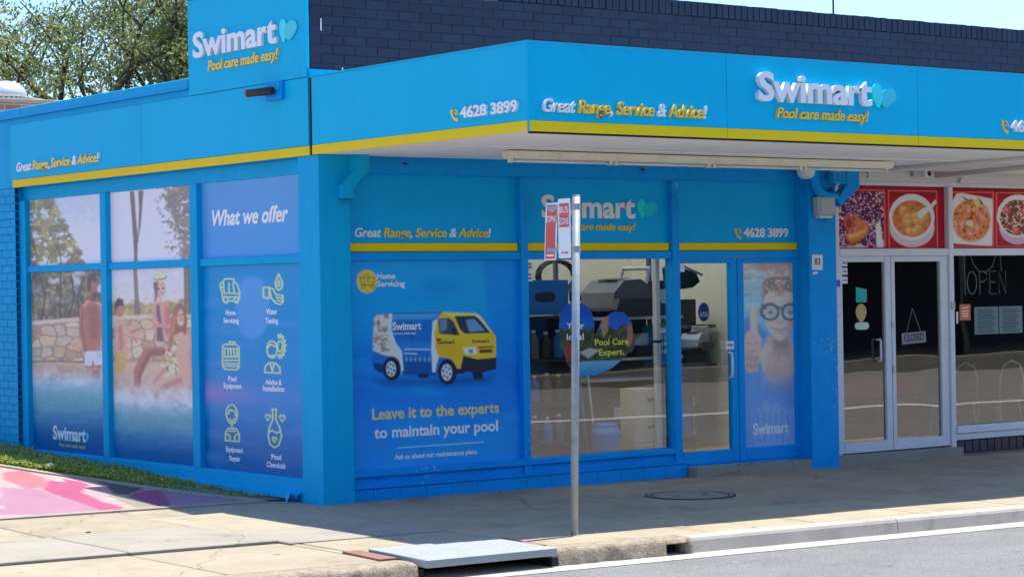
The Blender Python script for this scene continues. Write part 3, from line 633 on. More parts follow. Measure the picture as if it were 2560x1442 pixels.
leaf_shape('F', .115, 3.93, 2.575, .12, .185, -.5, M['aqua_leaf'], tp[1], .004); leaf_shape('F', .114, 4.01, 2.58, .19, .15, 1.2, M['aqua_leaf_dark'], tp[1], .004)
text('4628 3899', 'F', .115, 5.29, 5.93, 2.382, .095, M['white_letter'], tp[2], .006, .032)
handset('F', .115, 5.17, 5.27, 2.37, 2.48, M['yellow_letter'], tp[2])
# --- front: stall riser under the windows
BX('sill', (.33, 4.262, .03, .2, .205, .262), M['blue_frame'], shop, .006)
BX('riser_board', (.33, 4.26, .075, .2, .12, .206), M['blue_frame'], shop, .003)
BX('riser_ledge', (.33, 4.40, .02, .2, .100, .123), M['blue_frame'], shop, .004)
rz = BX('riser_base', (.33, 4.42, .052, .2, -.06, .101), M['blue_mortar'], shop)
tm = brick_mesh(.29, .03, .128, M['blue_frame'], 'tile', .004)
for k in range(14): inst('tile', tm, (.47 + k * .2915, .05 + random.uniform(-.0006, .0006), .032), rz)
# --- doors
def door(x0, x1, gx0, gx1, m, handle=True):
    d = BX('door', (x0, gx0, .085, .15, .075, 2.163), m, shop, .005)
    BX('stile', (gx1, x1, .085, .15, .075, 2.163), m, d, .005); BX('top_rail', (gx0, gx1, .087, .148, 2.115, 2.163), m, d, .004); BX('bottom_rail', (gx0, gx1, .083, .15, .075, .205), m, d, .005); return d
d1 = door(4.362, 5.168, 4.392, 5.078, M['blue_frame']); d2 = door(5.176, 6.053, 5.262, 5.985, M['blue_frame'])
QF('pane', 4.390, 5.080, .118, .2, 2.12, M['glass'], d1)
BX('handle_plate', (4.99, 5.10, .070, .084, 1.23, 1.315), M['white_sign'], d1, .003); text('PUSH', 'F', .07, 5.01, 5.08, 1.262, .025, M['black_plastic'], d1, .001, .01)
bm = bmesh.new(); tube(bm, [(5.045, .085, 1.20), (5.045, .045, 1.19), (5.045, .04, 1.10), (5.045, .045, .95), (5.045, .085, .94)], .014, 8); bm_obj('pull_handle', bm, M['white_frame'], d1, True)
# --- window with stock behind it
wp = QF('window_pane', 2.434, 4.264, .121, .26, 2.168, M['glass'], shop)
# --- right pillar, step, threshold
BX('side_pillar', (6.03, 6.43, -.10, .30, -.07, 3.103), M['blue_frame'], shop, .006)
PR('door_step', [(4.42, .065), (6.029, .055), (6.029, -.09), (4.42, -.09)], 'y', -.09, .28, M['concrete_grey'], shop)
BX('door_threshold', (4.36, 6.05, .05, .2, .055, .073), M['blue_frame'], shop)
PR('downpipe', [(.32, 3.104), (.48, 3.104), (.48, 2.96), (.455, 2.93), (.40, 2.905), (.31, 2.80), (.31, 2.71), (.20, 2.71), (.20, 2.83), (.305, 2.945), (.32, 2.98)], 'y', -.19, -.101, M['blue_wall'], shop)
BX('downpipe_mouth', (.205, .305, -.185, -.105, 2.704, 2.709), M['dark_gap'], shop)
PR('downpipe', [(6.50, 3.104), (6.69, 3.104), (6.69, 2.90), (6.46, 2.745), (6.42, 2.70), (6.36, 2.76), (6.43, 2.85), (6.50, 2.92)], 'y', -.20, -.102, M['blue_frame'], shop)
bm = bmesh.new(); tube(bm, [(6.055, -.15, 3.10), (6.06, -.15, 3.0), (6.085, -.15, 2.91), (6.14, -.15, 2.845), (6.22, -.15, 2.81), (6.38, -.15, 2.80)], .055, 10); bm_obj('pipe_bend', bm, M['blue_frame'], shop, True)
# --- upper wall of navy painted brick with a soldier course
uw = BX('upper_wall', (.03, 12.5, .0585, .32, 3.3, 4.62), M['navy_mortar'], shop)
bmN = brick_mesh(.230, .05, .076, M['navy_brick'], bev=.004); bmC = brick_mesh(.076, .26, .143, M['navy_brick'], 'coping_brick', .004)
for k in range(-10, 10):
    z = 4.62 - .043 - (k + 10) * .086
    if z < 3.76: break
    xm = 10.3 if z > 4.2 else 2.6 + 4.0 * max(0, (z - 3.8) / .45)
    x = .032 - (.12 if k % 2 else 0)
    while x < xm:
        if x > .03: inst('brick', bmN, (x + .115,   .078 + random.uniform(-.002, .002), z + random.uniform(-.001, .001)), uw, (0, random.uniform(-.004, .004), 0))
        x += .24
x = 2.2
while x < 10.3: inst('coping_brick', bmC, (x, .175 + random.uniform(-.004, .004), 4.695 + random.uniform(-.003, .003)), uw, (0, random.uniform(-.015, .015), 0)); x += .086
BX('wall_top', (.23, 12.5, .07, .30, 4.621, 4.70), M['navy_mortar'], shop)
# --- inside: walls, floor, ceiling, and an unseen roof opening added to brighten the room
BX('room_floor', (.2, 6.4, .21, 5.0, -.05, .04), M['room_floor'], shop)
BX('back_wall', (.2, 6.4, 3.0, 3.1, 1.3, 3.2), M['room_cream'], shop); BX('back_shelving', (.27, 6.19, 2.7, 2.99, .04, 1.3), M['dark_plastic'], shop)
BX('party_wall', (6.20, 6.40, .31, 3.0, .04, 3.4), M['room_cream'], shop)
BX('window_backing', (.20, .26, .26, 3.0, .04, 3.0), M['room_cream'], shop)
BX('poster_backing', (.34, 2.34, .19, .23, .26, 2.16), M['room_cream'], shop)
BX('ceiling', (.27, 6.19, .26, .55, 3.15, 3.2), M['soffit'], shop)
BX('roof', (.31, 12.5, .33, .55, 3.5, 3.54), M['galv_roof'], shop); BX('roof', (.31, 12.5, 3.0, 13.9, 3.5, 3.54), M['galv_roof'], shop); BX('roof', (6.3, 12.5, .55, 3.0, 3.5, 3.54), M['galv_roof'], shop); BX('added_rooflight', (.31, 6.3, .55, 3.0, 3.52, 3.53), M['opal'], shop)  # unseen translucent roof panel, added to let daylight into the shop room
# ================================================================== AWNING
aw = thing('street_awning', 'long flat shop awning with blue sign fascia and yellow lower edge', 'awning', (3, -1.6, 3.1))
fa = []
for x0, x1 in ((-.012, 2.06), (2.063, 4.36), (4.363, 6.66), (6.663, 8.96), (8.963, 11.3)):
    fa.append(BX('fascia_panel', (x0, x1, -3.186, -3.172, 3.188, 3.79), M['blue_sign'], aw, .002))
    BX('yellow_stripe', (x0, x1, -3.190, -3.173, 3.104, 3.187), M['yellow'], aw, .002)
fs = BX('fascia_panel', (-.014, -.001, -3.171, -.03, 3.188, 3.79), M['blue_sign'], aw, .002)
BX('yellow_stripe', (-.018, -.002, -3.172, -.03, 3.104, 3.187), M['yellow'], aw, .002)
BX('corner_trim', (-.02, -.006, -3.193, -3.179, 3.10, 3.795), M['blue_sign'], aw, .002)
BX('top_flashing', (-.02, 11.3, -3.192, -3.14, 3.792, 3.806), M['blue_sign'], aw); BX('top_flashing', (-.02, .03, -3.139, -.03, 3.792, 3.806), M['blue_sign'], aw)
BX('drip_edge', (.0, 11.3, -3.171, -3.155, 3.088, 3.104), M['dark_gap'], aw)
BX('joint_gap', (.002, .02, -.032, .034, 3.104, 3.79), M['dark_gap'], aw)
BX('gutter_back', (.02, 11.3, -3.155, -3.14, 3.13, 3.75), M['galv_roof'], aw)
sm_ = [.006, 1.21, 2.42, 3.63, 4.84, 6.05, 7.26, 8.47, 9.68, 11.2]
for i in range(len(sm_) - 1):
    for y0, y1 in ((-3.154, -1.6), (-1.6, -.002)): BX('soffit_sheet', (sm_[i] + .003, sm_[i + 1] - .003, y0 + .003, y1 - .003, 3.106 + random.uniform(0, .0015), 3.114), M['soffit'], aw)
BX('soffit_batten', (.006, 11.2, -1.625, -1.575, 3.098, 3.1055), M['soffit'], aw)
BX('awning_roof', (.02, 11.3, -3.13, .03, 3.46, 3.49), M['galv_roof'], aw)
text('Great Range, Service & Advice!', 'F', -3.186, .115, 1.82, 3.256, .105, [M['white_letter'], M['yellow_letter']], fa[0], .014, .022, .22, GF)
text('Swimart', 'F', -3.186, 2.385, 3.74, 3.425, .245, M['white_letter'], fa[1], .022, .030)
text('Pool care made easy!', 'F', -3.186, 2.61, 3.71, 3.290, .09, M['yellow_letter'], fa[1], .014, .02, .22)
leaf_shape('F', -3.186, 3.83, 3.415, .13, .215, -.5, M['aqua_leaf'], fa[1], .03); leaf_shape('F', -3.185, 3.93, 3.42, .21, .17, 1.2, M['aqua_leaf_dark'], fa[1], .03)
text('4628 3899', 'F', -3.186, 5.585, 6.38, 3.262, .105, M['white_letter'], fa[2], .014, .032)
handset('F', -3.186, 5.47, 5.575, 3.25, 3.375, M['yellow_letter'], fa[2])
text('4628 3899', 'S', -.014, -2.31, -3.07, 3.262, .092, M['white_letter'], fs, .012, .032)
handset('S', -.014, -2.16, -2.28, 3.248, 3.352, M['yellow_letter'], fs)
scm = brick_mesh(.009, .004, .009, M['blue_wall'], 'screw', 0)
for x in (.06, .55, 1.02, 1.98, 2.14, 3.2, 4.28, 4.45, 5.1, 5.9): 
    for z in (3.755, 3.215): inst('screw', scm, (x, -3.188, z + random.uniform(-.01, .01)), aw)

for x in (1.0, 3.86): PR('cable_clip', [(x, 3.05), (x + .03, 3.062), (x + .05, 3.05), (x + .07, 3.04), (x + .04, 3.038), (x + .02, 3.045)], 'y', .045, .0595, M['black_plastic'], shop)
for x, z, h in ((.14, 4.22, .11), (.36, 3.86, .04)): BX('bare_patch', (x, x + .012, .0475, .0525, z, z + h), M['white_frame'], uw)
# ================================================================== POSTERS
SX = .112
def side_poster(c, y0, y1, z0, z1, name='poster', gain=(1.5, 1.42, 1.22)):
    pb = BX('window_pane', (.118, .126, y1, y0, z0, z1), M['pane_back'], shop)
    c.build(name, (SX, y0, z1), (SX, y1, z1), (SX, y1, z0), (SX, y0, z0), pb, 'print', gain); return pb
mat('pane_back', (.05, .08, .12), .2, .02, 3)
def foliage(c, a, cols, sc, seed, hole=None, ht=.62):
    n1 = c.n(sc, seed); n2 = c.n(sc * .45, seed + 3); n3 = c.n(sc * .2, seed + 5, 3)
    col = lin(cols[0]) * (1 - n1[..., None]) + lin(cols[1]) * n1[..., None]; k = np.clip((n2 - .5) * 3.5, 0, 1)[..., None]; col = col * (1 - k) + lin(cols[2]) * k
    k = np.clip((n3 - .55) * 4, 0, 1)[..., None] * .6; col = col * (1 - k) + lin(cols[3]) * k
    if hole is not None: a = a * (1 - np.clip((c.n(sc * .5, seed + 8) - ht) * 9, 0, 1))
    c.put(a, col)
# upper panes: sky and trees
c = Canvas([(75, 505), (264, 484), (268, 657), (79, 667)], 116, 108, (196, 206, 224)); c.grad(500, (186, 198, 220), 650, (214, 218, 226))
e = (c.n(14, 2) - .5) * 26; c.X += e
foliage(c, c.poly([(60, 480), (146, 495), (152, 530), (176, 572), (196, 606), (210, 640), (222, 680), (60, 680)], 5), [(118, 110, 96), (150, 146, 120), (184, 178, 128), (96, 92, 84)], 26, 3, 1, .60); c.X -= e
for P in ([(158, 668), (156, 630), (140, 610)], [(120, 668), (128, 640), (150, 622), (152, 590)], [(90, 668), (96, 640), (82, 610)]): c.put(c.stroke(P, 3, 2), (104, 92, 84))
c.finish(1, .04, .06, 9); side_poster(c, 6.10, 4.275, 2.228, 2.955)
c = Canvas([(277, 482), (488, 461), (491, 645), (280, 657)], 128, 112, (204, 206, 224)); c.grad(480, (208, 208, 228), 650, (206, 212, 226))
c.put(c.poly([(328, 478), (340, 477), (346, 560), (350, 590), (352, 520), (350, 476), (364, 475), (357, 560), (349, 610), (348, 660), (340, 660), (338, 610), (333, 540)], 2), (120, 104, 106))
e = (c.n(9, 5) - .5) * 22; c.X += e
foliage(c, c.poly([(418, 455), (500, 455), (500, 650), (462, 650), (452, 600), (436, 560), (422, 500)], 6), [(128, 120, 120), (140, 134, 130), (158, 150, 140), (110, 104, 104)], 18, 4)
k = np.clip((c.n(6, 8, 3) - .62) * 9, 0, 1) * c.poly([(400, 455), (470, 455), (492, 650), (440, 650), (430, 560)], 14); c.X -= e; c.put(k, (214, 214, 224))
foliage(c, np.clip((c.n(7, 11, 3) - .56) * 8, 0, 1) * c.poly([(392, 470), (440, 465), (460, 645), (425, 645), (404, 560)], 12), [(140, 132, 124), (150, 144, 130), (120, 112, 110), (130, 120, 116)], 9, 6)
c.finish(1, .04, .06, 9); side_poster(c, 4.145, 2.355, 2.228, 2.955)
c = Canvas([(506, 459), (742, 436), (747, 632), (509, 641)], 60, 50, (96, 146, 208)); c.grad(440, (100, 148, 206), 640, (78, 146, 212))
pb = side_poster(c, 2.21, .42, 2.228, 2.955, gain=(1.05, 1.3, 1.2))
text('What we offer', 'S', SX, 2.01, .60, 2.535, .155, M['white_letter'], pb, .002, .03, .22)
# lower panes: family by a pool in front of a stone wall
def stones(c, y0, y1, seed):
    d1, d2, cid = worley(c.X / 31 + c.n(30, seed) * .6, c.Y / 25 + c.n(24, seed + 4) * .4, seed); edge = np.clip((d2 - d1) * 4.5 + .1, 0, 1)[..., None]
    pal = np.stack([lin((196, 164, 130)), lin((214, 188, 158)), lin((176, 146, 118)), lin((206, 178, 140)), lin((186, 170, 152))]); col = pal[(cid * 4.99).astype(int)] * (.85 + .4 * c.n(9, seed + 2))[..., None]
    col = col * edge + lin((132, 106, 90)) * (1 - edge); a = np.clip((c.Y - y0) / 4, 0, 1) * np.clip((y1 - c.Y) / 4, 0, 1); c.put(a, col)
def water(c, y0):
    c.grad(y0, (176, 196, 214), y0 + 40, (128, 174, 200), np.clip((c.Y - y0 + 10) / 30, 0, 1)); a = np.clip((c.Y - y0 - 16) / 44, 0, 1)
    c.grad(y0 + 40, (110, 166, 190), y0 + 120, (66, 132, 180), a); n = fbm(c.X / 46, c.Y / 7, 21, 4)
    c.put(np.clip((n - .58) * 5, 0, 1) * a * .3, (130, 190, 196)); c.put(np.clip((.40 - n) * 5, 0, 1) * a * .3, (60, 116, 150))
    c.put(np.exp(-((c.Y - y0 - 62) / 16) ** 2) * .45, (96, 160, 160))
    s = np.clip((c.n(20, 31) - .34) * 2.2, 0, 1) * np.exp(-((c.Y - y0 - 6) / 22) ** 2); c.put(s * .8, (222, 226, 234))
    c.grad(y0 + 85, (30, 110, 176), y0 + 165, (0, 88, 154), np.clip((c.Y - y0 - 85) / 60, 0, 1))
def limb(c, pts, w, col, dark=None):
    a = c.stroke(pts, w, 2.5); c.put(a, col)
    if dark: c.put(c.stroke([(x + w * .22, y) for x, y in pts], w * .45, 4) * a * .7, dark)
skin, skd, skl = (170, 104, 88), (120, 66, 58), (212, 164, 142)
c = Canvas([(82, 684), (267, 676), (272, 1143), (88, 1125)], 124, 290, (150, 150, 140))
foliage(c, np.ones_like(c.X), [(58, 52, 46), (96, 90, 62), (140, 134, 84), (176, 178, 176)], 34, 41)
c.put(np.clip((c.n(22, 44) - .55) * 6, 0, 1) * np.clip((780 - c.Y) / 60, 0, 1) * np.clip((c.X - 90) / 60, 0, 1), (186, 192, 200))
for P in ([(158, 680), (156, 800)], [(176, 800), (192, 745), (184, 690)], [(205, 800), (200, 740), (215, 700)], [(110, 800), (120, 740), (104, 690)]): c.put(c.stroke(P, 5, 2), (62, 52, 46))
stones(c, 806, 906, 3); c.put(c.stroke([(80, 810), (170, 802), (270, 796)], 10, 4) * .8, (224, 206, 186))
c.grad(900, (196, 166, 140), 945, (170, 146, 128), np.clip((c.Y - 904) / 6, 0, 1) * np.clip((950 - c.Y) / 10, 0, 1)); c.put(c.stroke([(80, 908), (150, 904), (215, 906)], 3, 2), (112, 88, 76))
limb(c, [(228, 905), (236, 945)], 24, skin, skd); limb(c, [(246, 905), (244, 940)], 20, skin, skd)
c.put(c.poly([(208, 772), (216, 756), (231, 746), (246, 748), (258, 762), (262, 800), (258, 850), (254, 884), (218, 884), (212, 840), (206, 800)], 4), skin)
c.put(c.poly([(222, 770), (246, 762), (252, 810), (246, 850), (230, 846)], 12) * .75, (142, 74, 68)); c.put(c.stroke([(210, 772), (226, 752), (256, 762)], 4, 4) * .8, (226, 178, 158))
limb(c, [(210, 772), (207, 820), (218, 880)], 11, skin, skd); limb(c, [(259, 768), (264, 820), (256, 870)], 9, skl, skin)
c.put(c.poly([(218, 880), (258, 878), (262, 912), (240, 914), (236, 898), (232, 916), (216, 914)], 3), (224, 226, 236)); c.put(c.ell(250, 886, 8, 18, 6) * .5, (150, 160, 190))
c.put(c.ell(235, 718, 12, 26, 2.5), (146, 92, 80)); c.put(c.poly([(222, 724), (223, 700), (230, 684), (243, 683), (247, 700), (243, 706), (233, 704), (230, 730)], 3), (52, 40, 38)); c.put(c.poly([(234, 736), (246, 728), (246, 744), (238, 752)], 3), (70, 46, 42)); c.put(c.stroke([(231, 748), (240, 752)], 12, 5), skd)
water(c, 940)
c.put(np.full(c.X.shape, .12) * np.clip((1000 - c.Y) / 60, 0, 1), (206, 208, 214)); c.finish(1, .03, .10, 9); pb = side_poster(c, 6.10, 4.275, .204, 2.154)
text('Swimart', 'S', SX, 5.6, 4.80, .33, .155, M['white_letter'], pb, .002, .03); text('Pool care made easy!', 'S', SX, 5.46, 4.82, .262, .042, M['yellow_letter'], pb, .001, .01, .22)
leaf_shape('S', SX, 4.76, .34, .05, .1, -.5, M['aqua_leaf'], pb, .003)
c = Canvas([(285, 673), (492, 662), (500, 1160), (290, 1147)], 136, 300, (198, 204, 216)); c.grad(660, (198, 204, 222), 760, (206, 206, 204))
e = (c.n(12, 6) - .5) * 40; c.Y += e; foliage(c, np.clip((c.Y - 748) / 10, 0, 1), [(140, 128, 76), (174, 160, 92), (196, 182, 120), (112, 104, 66)], 22, 51); c.Y -= e
c.put(c.poly([(340, 660), (350, 660), (354, 730), (360, 800), (342, 800), (344, 740)], 2.5), (118, 106, 96)); c.put(c.poly([(464, 655), (500, 655), (500, 790), (466, 790)], 3), (92, 88, 84)); c.put(c.stroke([(470, 660), (474, 790)], 5, 4) * .6, (130, 124, 116))
stones(c, 790, 906, 8); c.put(c.stroke([(285, 794), (380, 788), (500, 784)], 9, 4) * .8, (222, 202, 180))
c.grad(896, (206, 176, 150), 960, (196, 168, 150), np.clip((c.Y - 900) / 8, 0, 1))
# boy
c.put(c.poly([(293, 806), (306, 798), (320, 806), (326, 840), (322, 900), (316, 945), (294, 945), (292, 870)], 4), skl); c.put(c.poly([(300, 815), (314, 812), (316, 870), (304, 890)], 10) * .7, skin); c.put(c.poly([(292, 880), (320, 878), (320, 930), (292, 930)], 4), (192, 168, 90)); limb(c, [(320, 812), (336, 840), (348, 852)], 8, skl, skin)
c.put(c.ell(305, 772, 11, 20, 2.5), (178, 116, 96)); c.put(c.poly([(293, 778), (293, 756), (302, 743), (314, 748), (317, 764), (308, 762), (299, 768)], 3), (52, 42, 40))
# woman in a straw hat
c.put(c.poly([(392, 752), (424, 750), (432, 800), (430, 850), (396, 850), (388, 800)], 4), (196, 150, 140)); c.put(c.poly([(398, 760), (406, 758), (416, 850), (400, 850)], 5) * .9, (70, 62, 74)); c.put(c.poly([(418, 756), (434, 772), (432, 840), (420, 830)], 4) * .8, (188, 92, 84)); limb(c, [(390, 780), (404, 810), (430, 812)], 9, skl, skin)
c.put(c.ell(407, 716, 14, 28, 2.5), (204, 156, 140)); c.put(c.poly([(391, 704), (393, 690), (424, 686), (420, 700), (412, 696), (398, 706), (396, 740)], 3), (84, 60, 56)); c.put(c.ell(404, 719, 5, 5.5, 2), (226, 220, 224)); c.put(c.ell(415, 717, 5, 5.5, 2), (226, 220, 224)); c.put(c.ell(404, 719, 3.6, 4, 2), (84, 70, 76)); c.put(c.ell(415, 717, 3.6, 4, 2), (84, 70, 76)); c.put(c.stroke([(405, 736), (410, 739), (416, 735)], 2, 2) * .7, (236, 214, 208)); c.put(c.stroke([(400, 700), (399, 726), (396, 748)], 5, 4), (92, 64, 58)); c.put(c.stroke([(409, 722), (411, 730)], 2, 2) * .5, (166, 112, 100))
c.put(c.poly([(388, 704), (394, 694), (398, 676), (410, 672), (420, 680), (420, 694), (430, 696), (420, 702), (404, 700)], 2.5), (226, 206, 164)); c.put(c.stroke([(395, 697), (420, 693)], 3, 2), (90, 74, 66))
# second parent's arm and knee between
limb(c, [(352, 930), (376, 880), (410, 876)], 24, skin, skd); limb(c, [(352, 930), (350, 960)], 18, skin, skd)
# girl in front, kneeling, leaning on one arm
c.put(c.poly([(436, 790), (440, 768), (449, 756), (460, 754), (468, 764), (471, 792), (468, 826), (456, 842), (450, 874), (432, 884), (424, 872), (432, 836)], 4), (140, 90, 66))
limb(c, [(474, 836), (479, 890), (482, 930), (484, 962)], 12, (214, 158, 136), (170, 110, 92)); c.put(c.ell(486, 966, 8, 6, 3), (196, 136, 116))
c.put(c.poly([(440, 836), (456, 826), (472, 828), (480, 850), (474, 890), (468, 940), (446, 962), (416, 958), (408, 930), (420, 880)], 5), (216, 164, 142))
sm = c.poly([(406, 918), (420, 880), (432, 850), (444, 838), (452, 850), (446, 880), (452, 920), (446, 950), (424, 952), (410, 940)], 3); c.put(sm, (226, 206, 176)); c.put(np.clip((c.n(6, 61, 2) - .5) * 9, 0, 1) * sm * .8, (120, 96, 74)); c.put(np.clip((c.n(7, 66, 2) - .62) * 9, 0, 1) * sm * .6, (190, 150, 80))
limb(c, [(446, 948), (416, 962), (384, 990)], 34, (212, 156, 134), (168, 108, 92)); limb(c, [(410, 926), (390, 952), (378, 992)], 22, (222, 172, 150), (184, 126, 108)); c.put(c.stroke([(440, 936), (408, 950), (388, 968)], 7, 8) * .5, (240, 204, 184))
c.put(c.ell(457, 790, 9, 21, 2.5), (218, 162, 138)); c.put(c.ell(461, 796, 4.5, 12, 5) * .5, (184, 118, 100)); c.put(c.stroke([(450, 784), (454, 783)], 2.4, 1.5), (70, 46, 42)); c.put(c.stroke([(460, 782), (464, 781)], 2.4, 1.5), (70, 46, 42)); c.put(c.stroke([(452, 802), (457, 805), (462, 801)], 2.6, 1.5), (240, 226, 220)); c.put(c.stroke([(456, 788), (457, 796)], 1.6, 1.5) * .6, (160, 100, 86))
c.put(c.stroke([(447, 772), (440, 800), (436, 838), (430, 872)], 8, 5), (164, 106, 76)); c.put(c.stroke([(466, 770), (470, 800), (467, 830)], 5, 4), (120, 76, 58)); c.put(c.stroke([(443, 790), (438, 830)], 2.5, 3) * .7, (206, 150, 110)); c.put(c.poly([(446, 772), (452, 757), (464, 758), (468, 776), (458, 768)], 3), (130, 84, 62))
water(c, 985); c.put(np.clip((c.n(12, 71) - .35) * 3, 0, 1) * np.exp(-((c.Y - 992) / 26) ** 2) * .85, (222, 214, 226))
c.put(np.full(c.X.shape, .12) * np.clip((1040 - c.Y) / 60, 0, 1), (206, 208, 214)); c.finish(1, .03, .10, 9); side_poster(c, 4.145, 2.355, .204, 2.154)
# service icons
c = Canvas([(520, 665), (747, 656), (757, 1180), (524, 1175)], 190, 420, (66, 122, 204)); c.grad(656, (16, 138, 200), 860, (22, 138, 200)); c.grad(860, (22, 138, 200), 1000, (64, 134, 200), np.clip((c.Y - 860) / 10, 0, 1)); c.put(np.exp(-((c.Y - 985) / 26) ** 2 - ((c.X - 520) / 110) ** 2) * .55, (196, 130, 190)); c.grad(1000, (6, 128, 188), 1180, (0, 98, 162), np.clip((c.Y - 1005) / 50, 0, 1))  # pink glow at the left: mural reflection painted into the print
c.put(c.ell(640, 768, 40, 76, 8) * .45, (128, 168, 230)); 
c.put(np.clip((fbm(c.X / 90, c.Y / 26, 5, 4) - .5) * 2.5, 0, 1) * .35, (112, 150, 222)); c.put(np.clip((c.n(5, 15, 2) - .74) * 6, 0, 1) * c.ell(640, 768, 44, 80, 20) * .4, (20, 60, 130))
ik = (222, 214, 150); W = 3.8
def zx(p): return (520 + p[0] / 2.775, 660 + p[1] / 2.775)
def st(P, close=False, w=W): c.put(c.stroke([zx(p) for p in P], w, 1.6, close), ik)
def rg(cx, cy, rx, ry, w=W, a0=0, a1=6.2832): x, y = zx((cx, cy)); c.put(c.ring(x, y, rx / 2.775, ry / 2.775, w, 24, a0, a1), ik)
st([(118, 135), (140, 118), (150, 100), (208, 100), (212, 118), (234, 140), (248, 190), (248, 230), (232, 262), (214, 252), (176, 252), (158, 268), (140, 258), (130, 200)], True); st([(140, 120), (145, 200), (240, 200)]); st([(178, 130), (178, 190)]); st([(205, 125), (212, 190)]); rg(155, 245, 14, 22); rg(226, 245, 12, 22); st([(168, 228), (214, 226)]); st([(118, 160), (138, 158)])
st([(500, 65), (480, 120), (484, 160), (500, 176), (520, 160), (524, 124)], True); st([(500, 105), (492, 145), (506, 150), (508, 128)], True, 2.6); st([(402, 160), (440, 155), (440, 232), (404, 226)], True); st([(440, 160), (464, 166), (482, 205), (526, 210), (528, 255), (508, 272), (480, 262), (455, 230)], True); st([(486, 225), (526, 228)]); st([(490, 245), (522, 248)])
st([(132, 570), (150, 556), (226, 556), (243, 574), (243, 712), (226, 730), (146, 730), (132, 712)], True); st([(145, 585), (230, 585), (230, 640), (145, 645)], True); st([(145, 668), (232, 664)]); st([(145, 690), (232, 688)]); st([(145, 708), (232, 706)]); st([(170, 590), (168, 640)]); st([(188, 590), (190, 640)]); st([(208, 590), (212, 638)]); st([(176, 556), (180, 536), (196, 536)]); st([(202, 556), (206, 538), (218, 540)])
rg(458, 580, 32, 58); st([(430, 570), (450, 545), (478, 560)]); st([(450, 625), (466, 622)], False, 5); st([(412, 740), (414, 700), (440, 672), (478, 672), (508, 700), (510, 740)], True); st([(446, 676), (460, 730), (474, 676)]); rg(510, 556, 16, 36)
for k in range(9):
    t = -1.9 + k * .46; st([(510 + 26 * math.cos(t), 556 + 60 * math.sin(t)), (510 + 36 * math.cos(t), 556 + 82 * math.sin(t))], False, 4.4)
rg(510, 556, 28, 66, W, -1.9, 2.0)
rg(192, 1040, 38, 66); st([(168, 1040), (180, 1010), (214, 1020), (220, 1050)]); st([(176, 1075), (192, 1095), (212, 1070)]); st([(148, 1228), (150, 1170), (170, 1140), (222, 1140), (242, 1172), (242, 1226)], True); st([(192, 1105), (194, 1140)]); st([(160, 1180), (180, 1195), (180, 1215)]); st([(232, 1175), (210, 1195), (212, 1215)]); st([(176, 1160), (214, 1158)])
st([(456, 990), (488, 988)]); st([(462, 992), (464, 1060), (440, 1120), (434, 1180), (446, 1230), (474, 1250), (502, 1232), (520, 1170), (508, 1110), (484, 1060), (484, 992)]); st([(440, 1145), (460, 1135), (490, 1150), (512, 1135)])
for hx, hy, s in ((432, 1040, 1), (524, 1038, 1.1), (474, 1190, .9)): st([(hx, hy + 30 * s), (hx - 16 * s, hy), (hx - 8 * s, hy - 14 * s), (hx, hy - 2), (hx + 10 * s, hy - 14 * s), (hx + 18 * s, hy)], True, 3)
pb = side_poster(c, 2.21, .42, .204, 2.154, gain=(1.0, 1.3, 1.2))
def sidepx(u): return .44 + (757 - u) / (757 - 522) * 1.72       # drawing column -> metres along the wall
for tx, u0, u1, v in (('Home', 574, 600, 786), ('Servicing', 568, 608, 806), ('Water', 677, 704, 784), ('Testing', 675, 706, 806), ('Pool', 578, 599, 952), ('Equipment', 566, 612, 970), ('Advice &', 672, 712, 956), ('Installation', 666, 718, 972), ('Equipment', 569, 613, 1130), ('Repair', 578, 606, 1152), ('Pool', 684, 708, 1138), ('Chemicals', 672, 718, 1158)):
    z = 2.154 - (v - 661) / 515 * 1.95; text(tx, 'S', SX, sidepx(u0), sidepx(u1), z, .052, M['white_letter'], pb, .001, .03)

# ---- van poster on the front
c = Canvas([(881, 652), (1286, 646), (1287, 1147), (888, 1180)], 240, 300, (30, 104, 190))
c.grad(646, (30, 146, 228), 760, (0, 144, 222)); c.grad(760, (0, 144, 222), 950, (0, 114, 200), np.clip((c.Y - 760) / 20, 0, 1)); c.grad(940, (0, 114, 200), 1170, (24, 134, 226), np.clip((c.Y - 940) / 30, 0, 1))
c.put(np.clip((fbm(c.X / 150, c.Y / 40, 3, 4) - .48) * 3, 0, 1) * .4, (30, 160, 236))
c.put(c.poly([(1195, 640), (1290, 640), (1290, 1000), (1220, 900)], 12) * .35, (0, 96, 190)); c.put(c.ell(1095, 715, 62, 26, 26) * .55, (0, 128, 180))
def z7(P): return [(840 + x / 2.575, 640 + y / 2.575) for x, y in P]
def pv(P, col, soft=1.5, a=1): c.put(c.poly(z7(P), soft) * a, col)
pv([(235, 800), (980, 770), (960, 815), (640, 840), (300, 835)], (0, 66, 140), 22, .8)
pv([(235, 400), (255, 378), (330, 370), (640, 362), (668, 358), (870, 366), (905, 384), (960, 470), (998, 508), (1000, 720), (900, 752), (640, 772), (405, 762), (300, 780), (240, 730), (228, 600)], (18, 104, 184)); pv([(340, 372), (650, 364), (620, 400), (350, 410)], (90, 168, 228), 12, .7); pv([(400, 560), (600, 560), (606, 600), (400, 600)], (60, 140, 206), 18, .5); pv([(400, 660), (600, 660), (610, 764), (410, 764)], (6, 66, 134), 18, .7); c.put(c.stroke(z7([(250, 382), (330, 370), (640, 361), (668, 357)]), 2.5, 1.5) * .8, (0, 60, 120)); c.put(c.stroke(z7([(470, 400), (476, 745)]), 1.5, 1.2) * .6, (0, 62, 124))
pv([(240, 400), (258, 380), (334, 372), (326, 480), (352, 560), (392, 610), (410, 760), (392, 700), (350, 650), (300, 640), (232, 610)], (206, 196, 190)); 
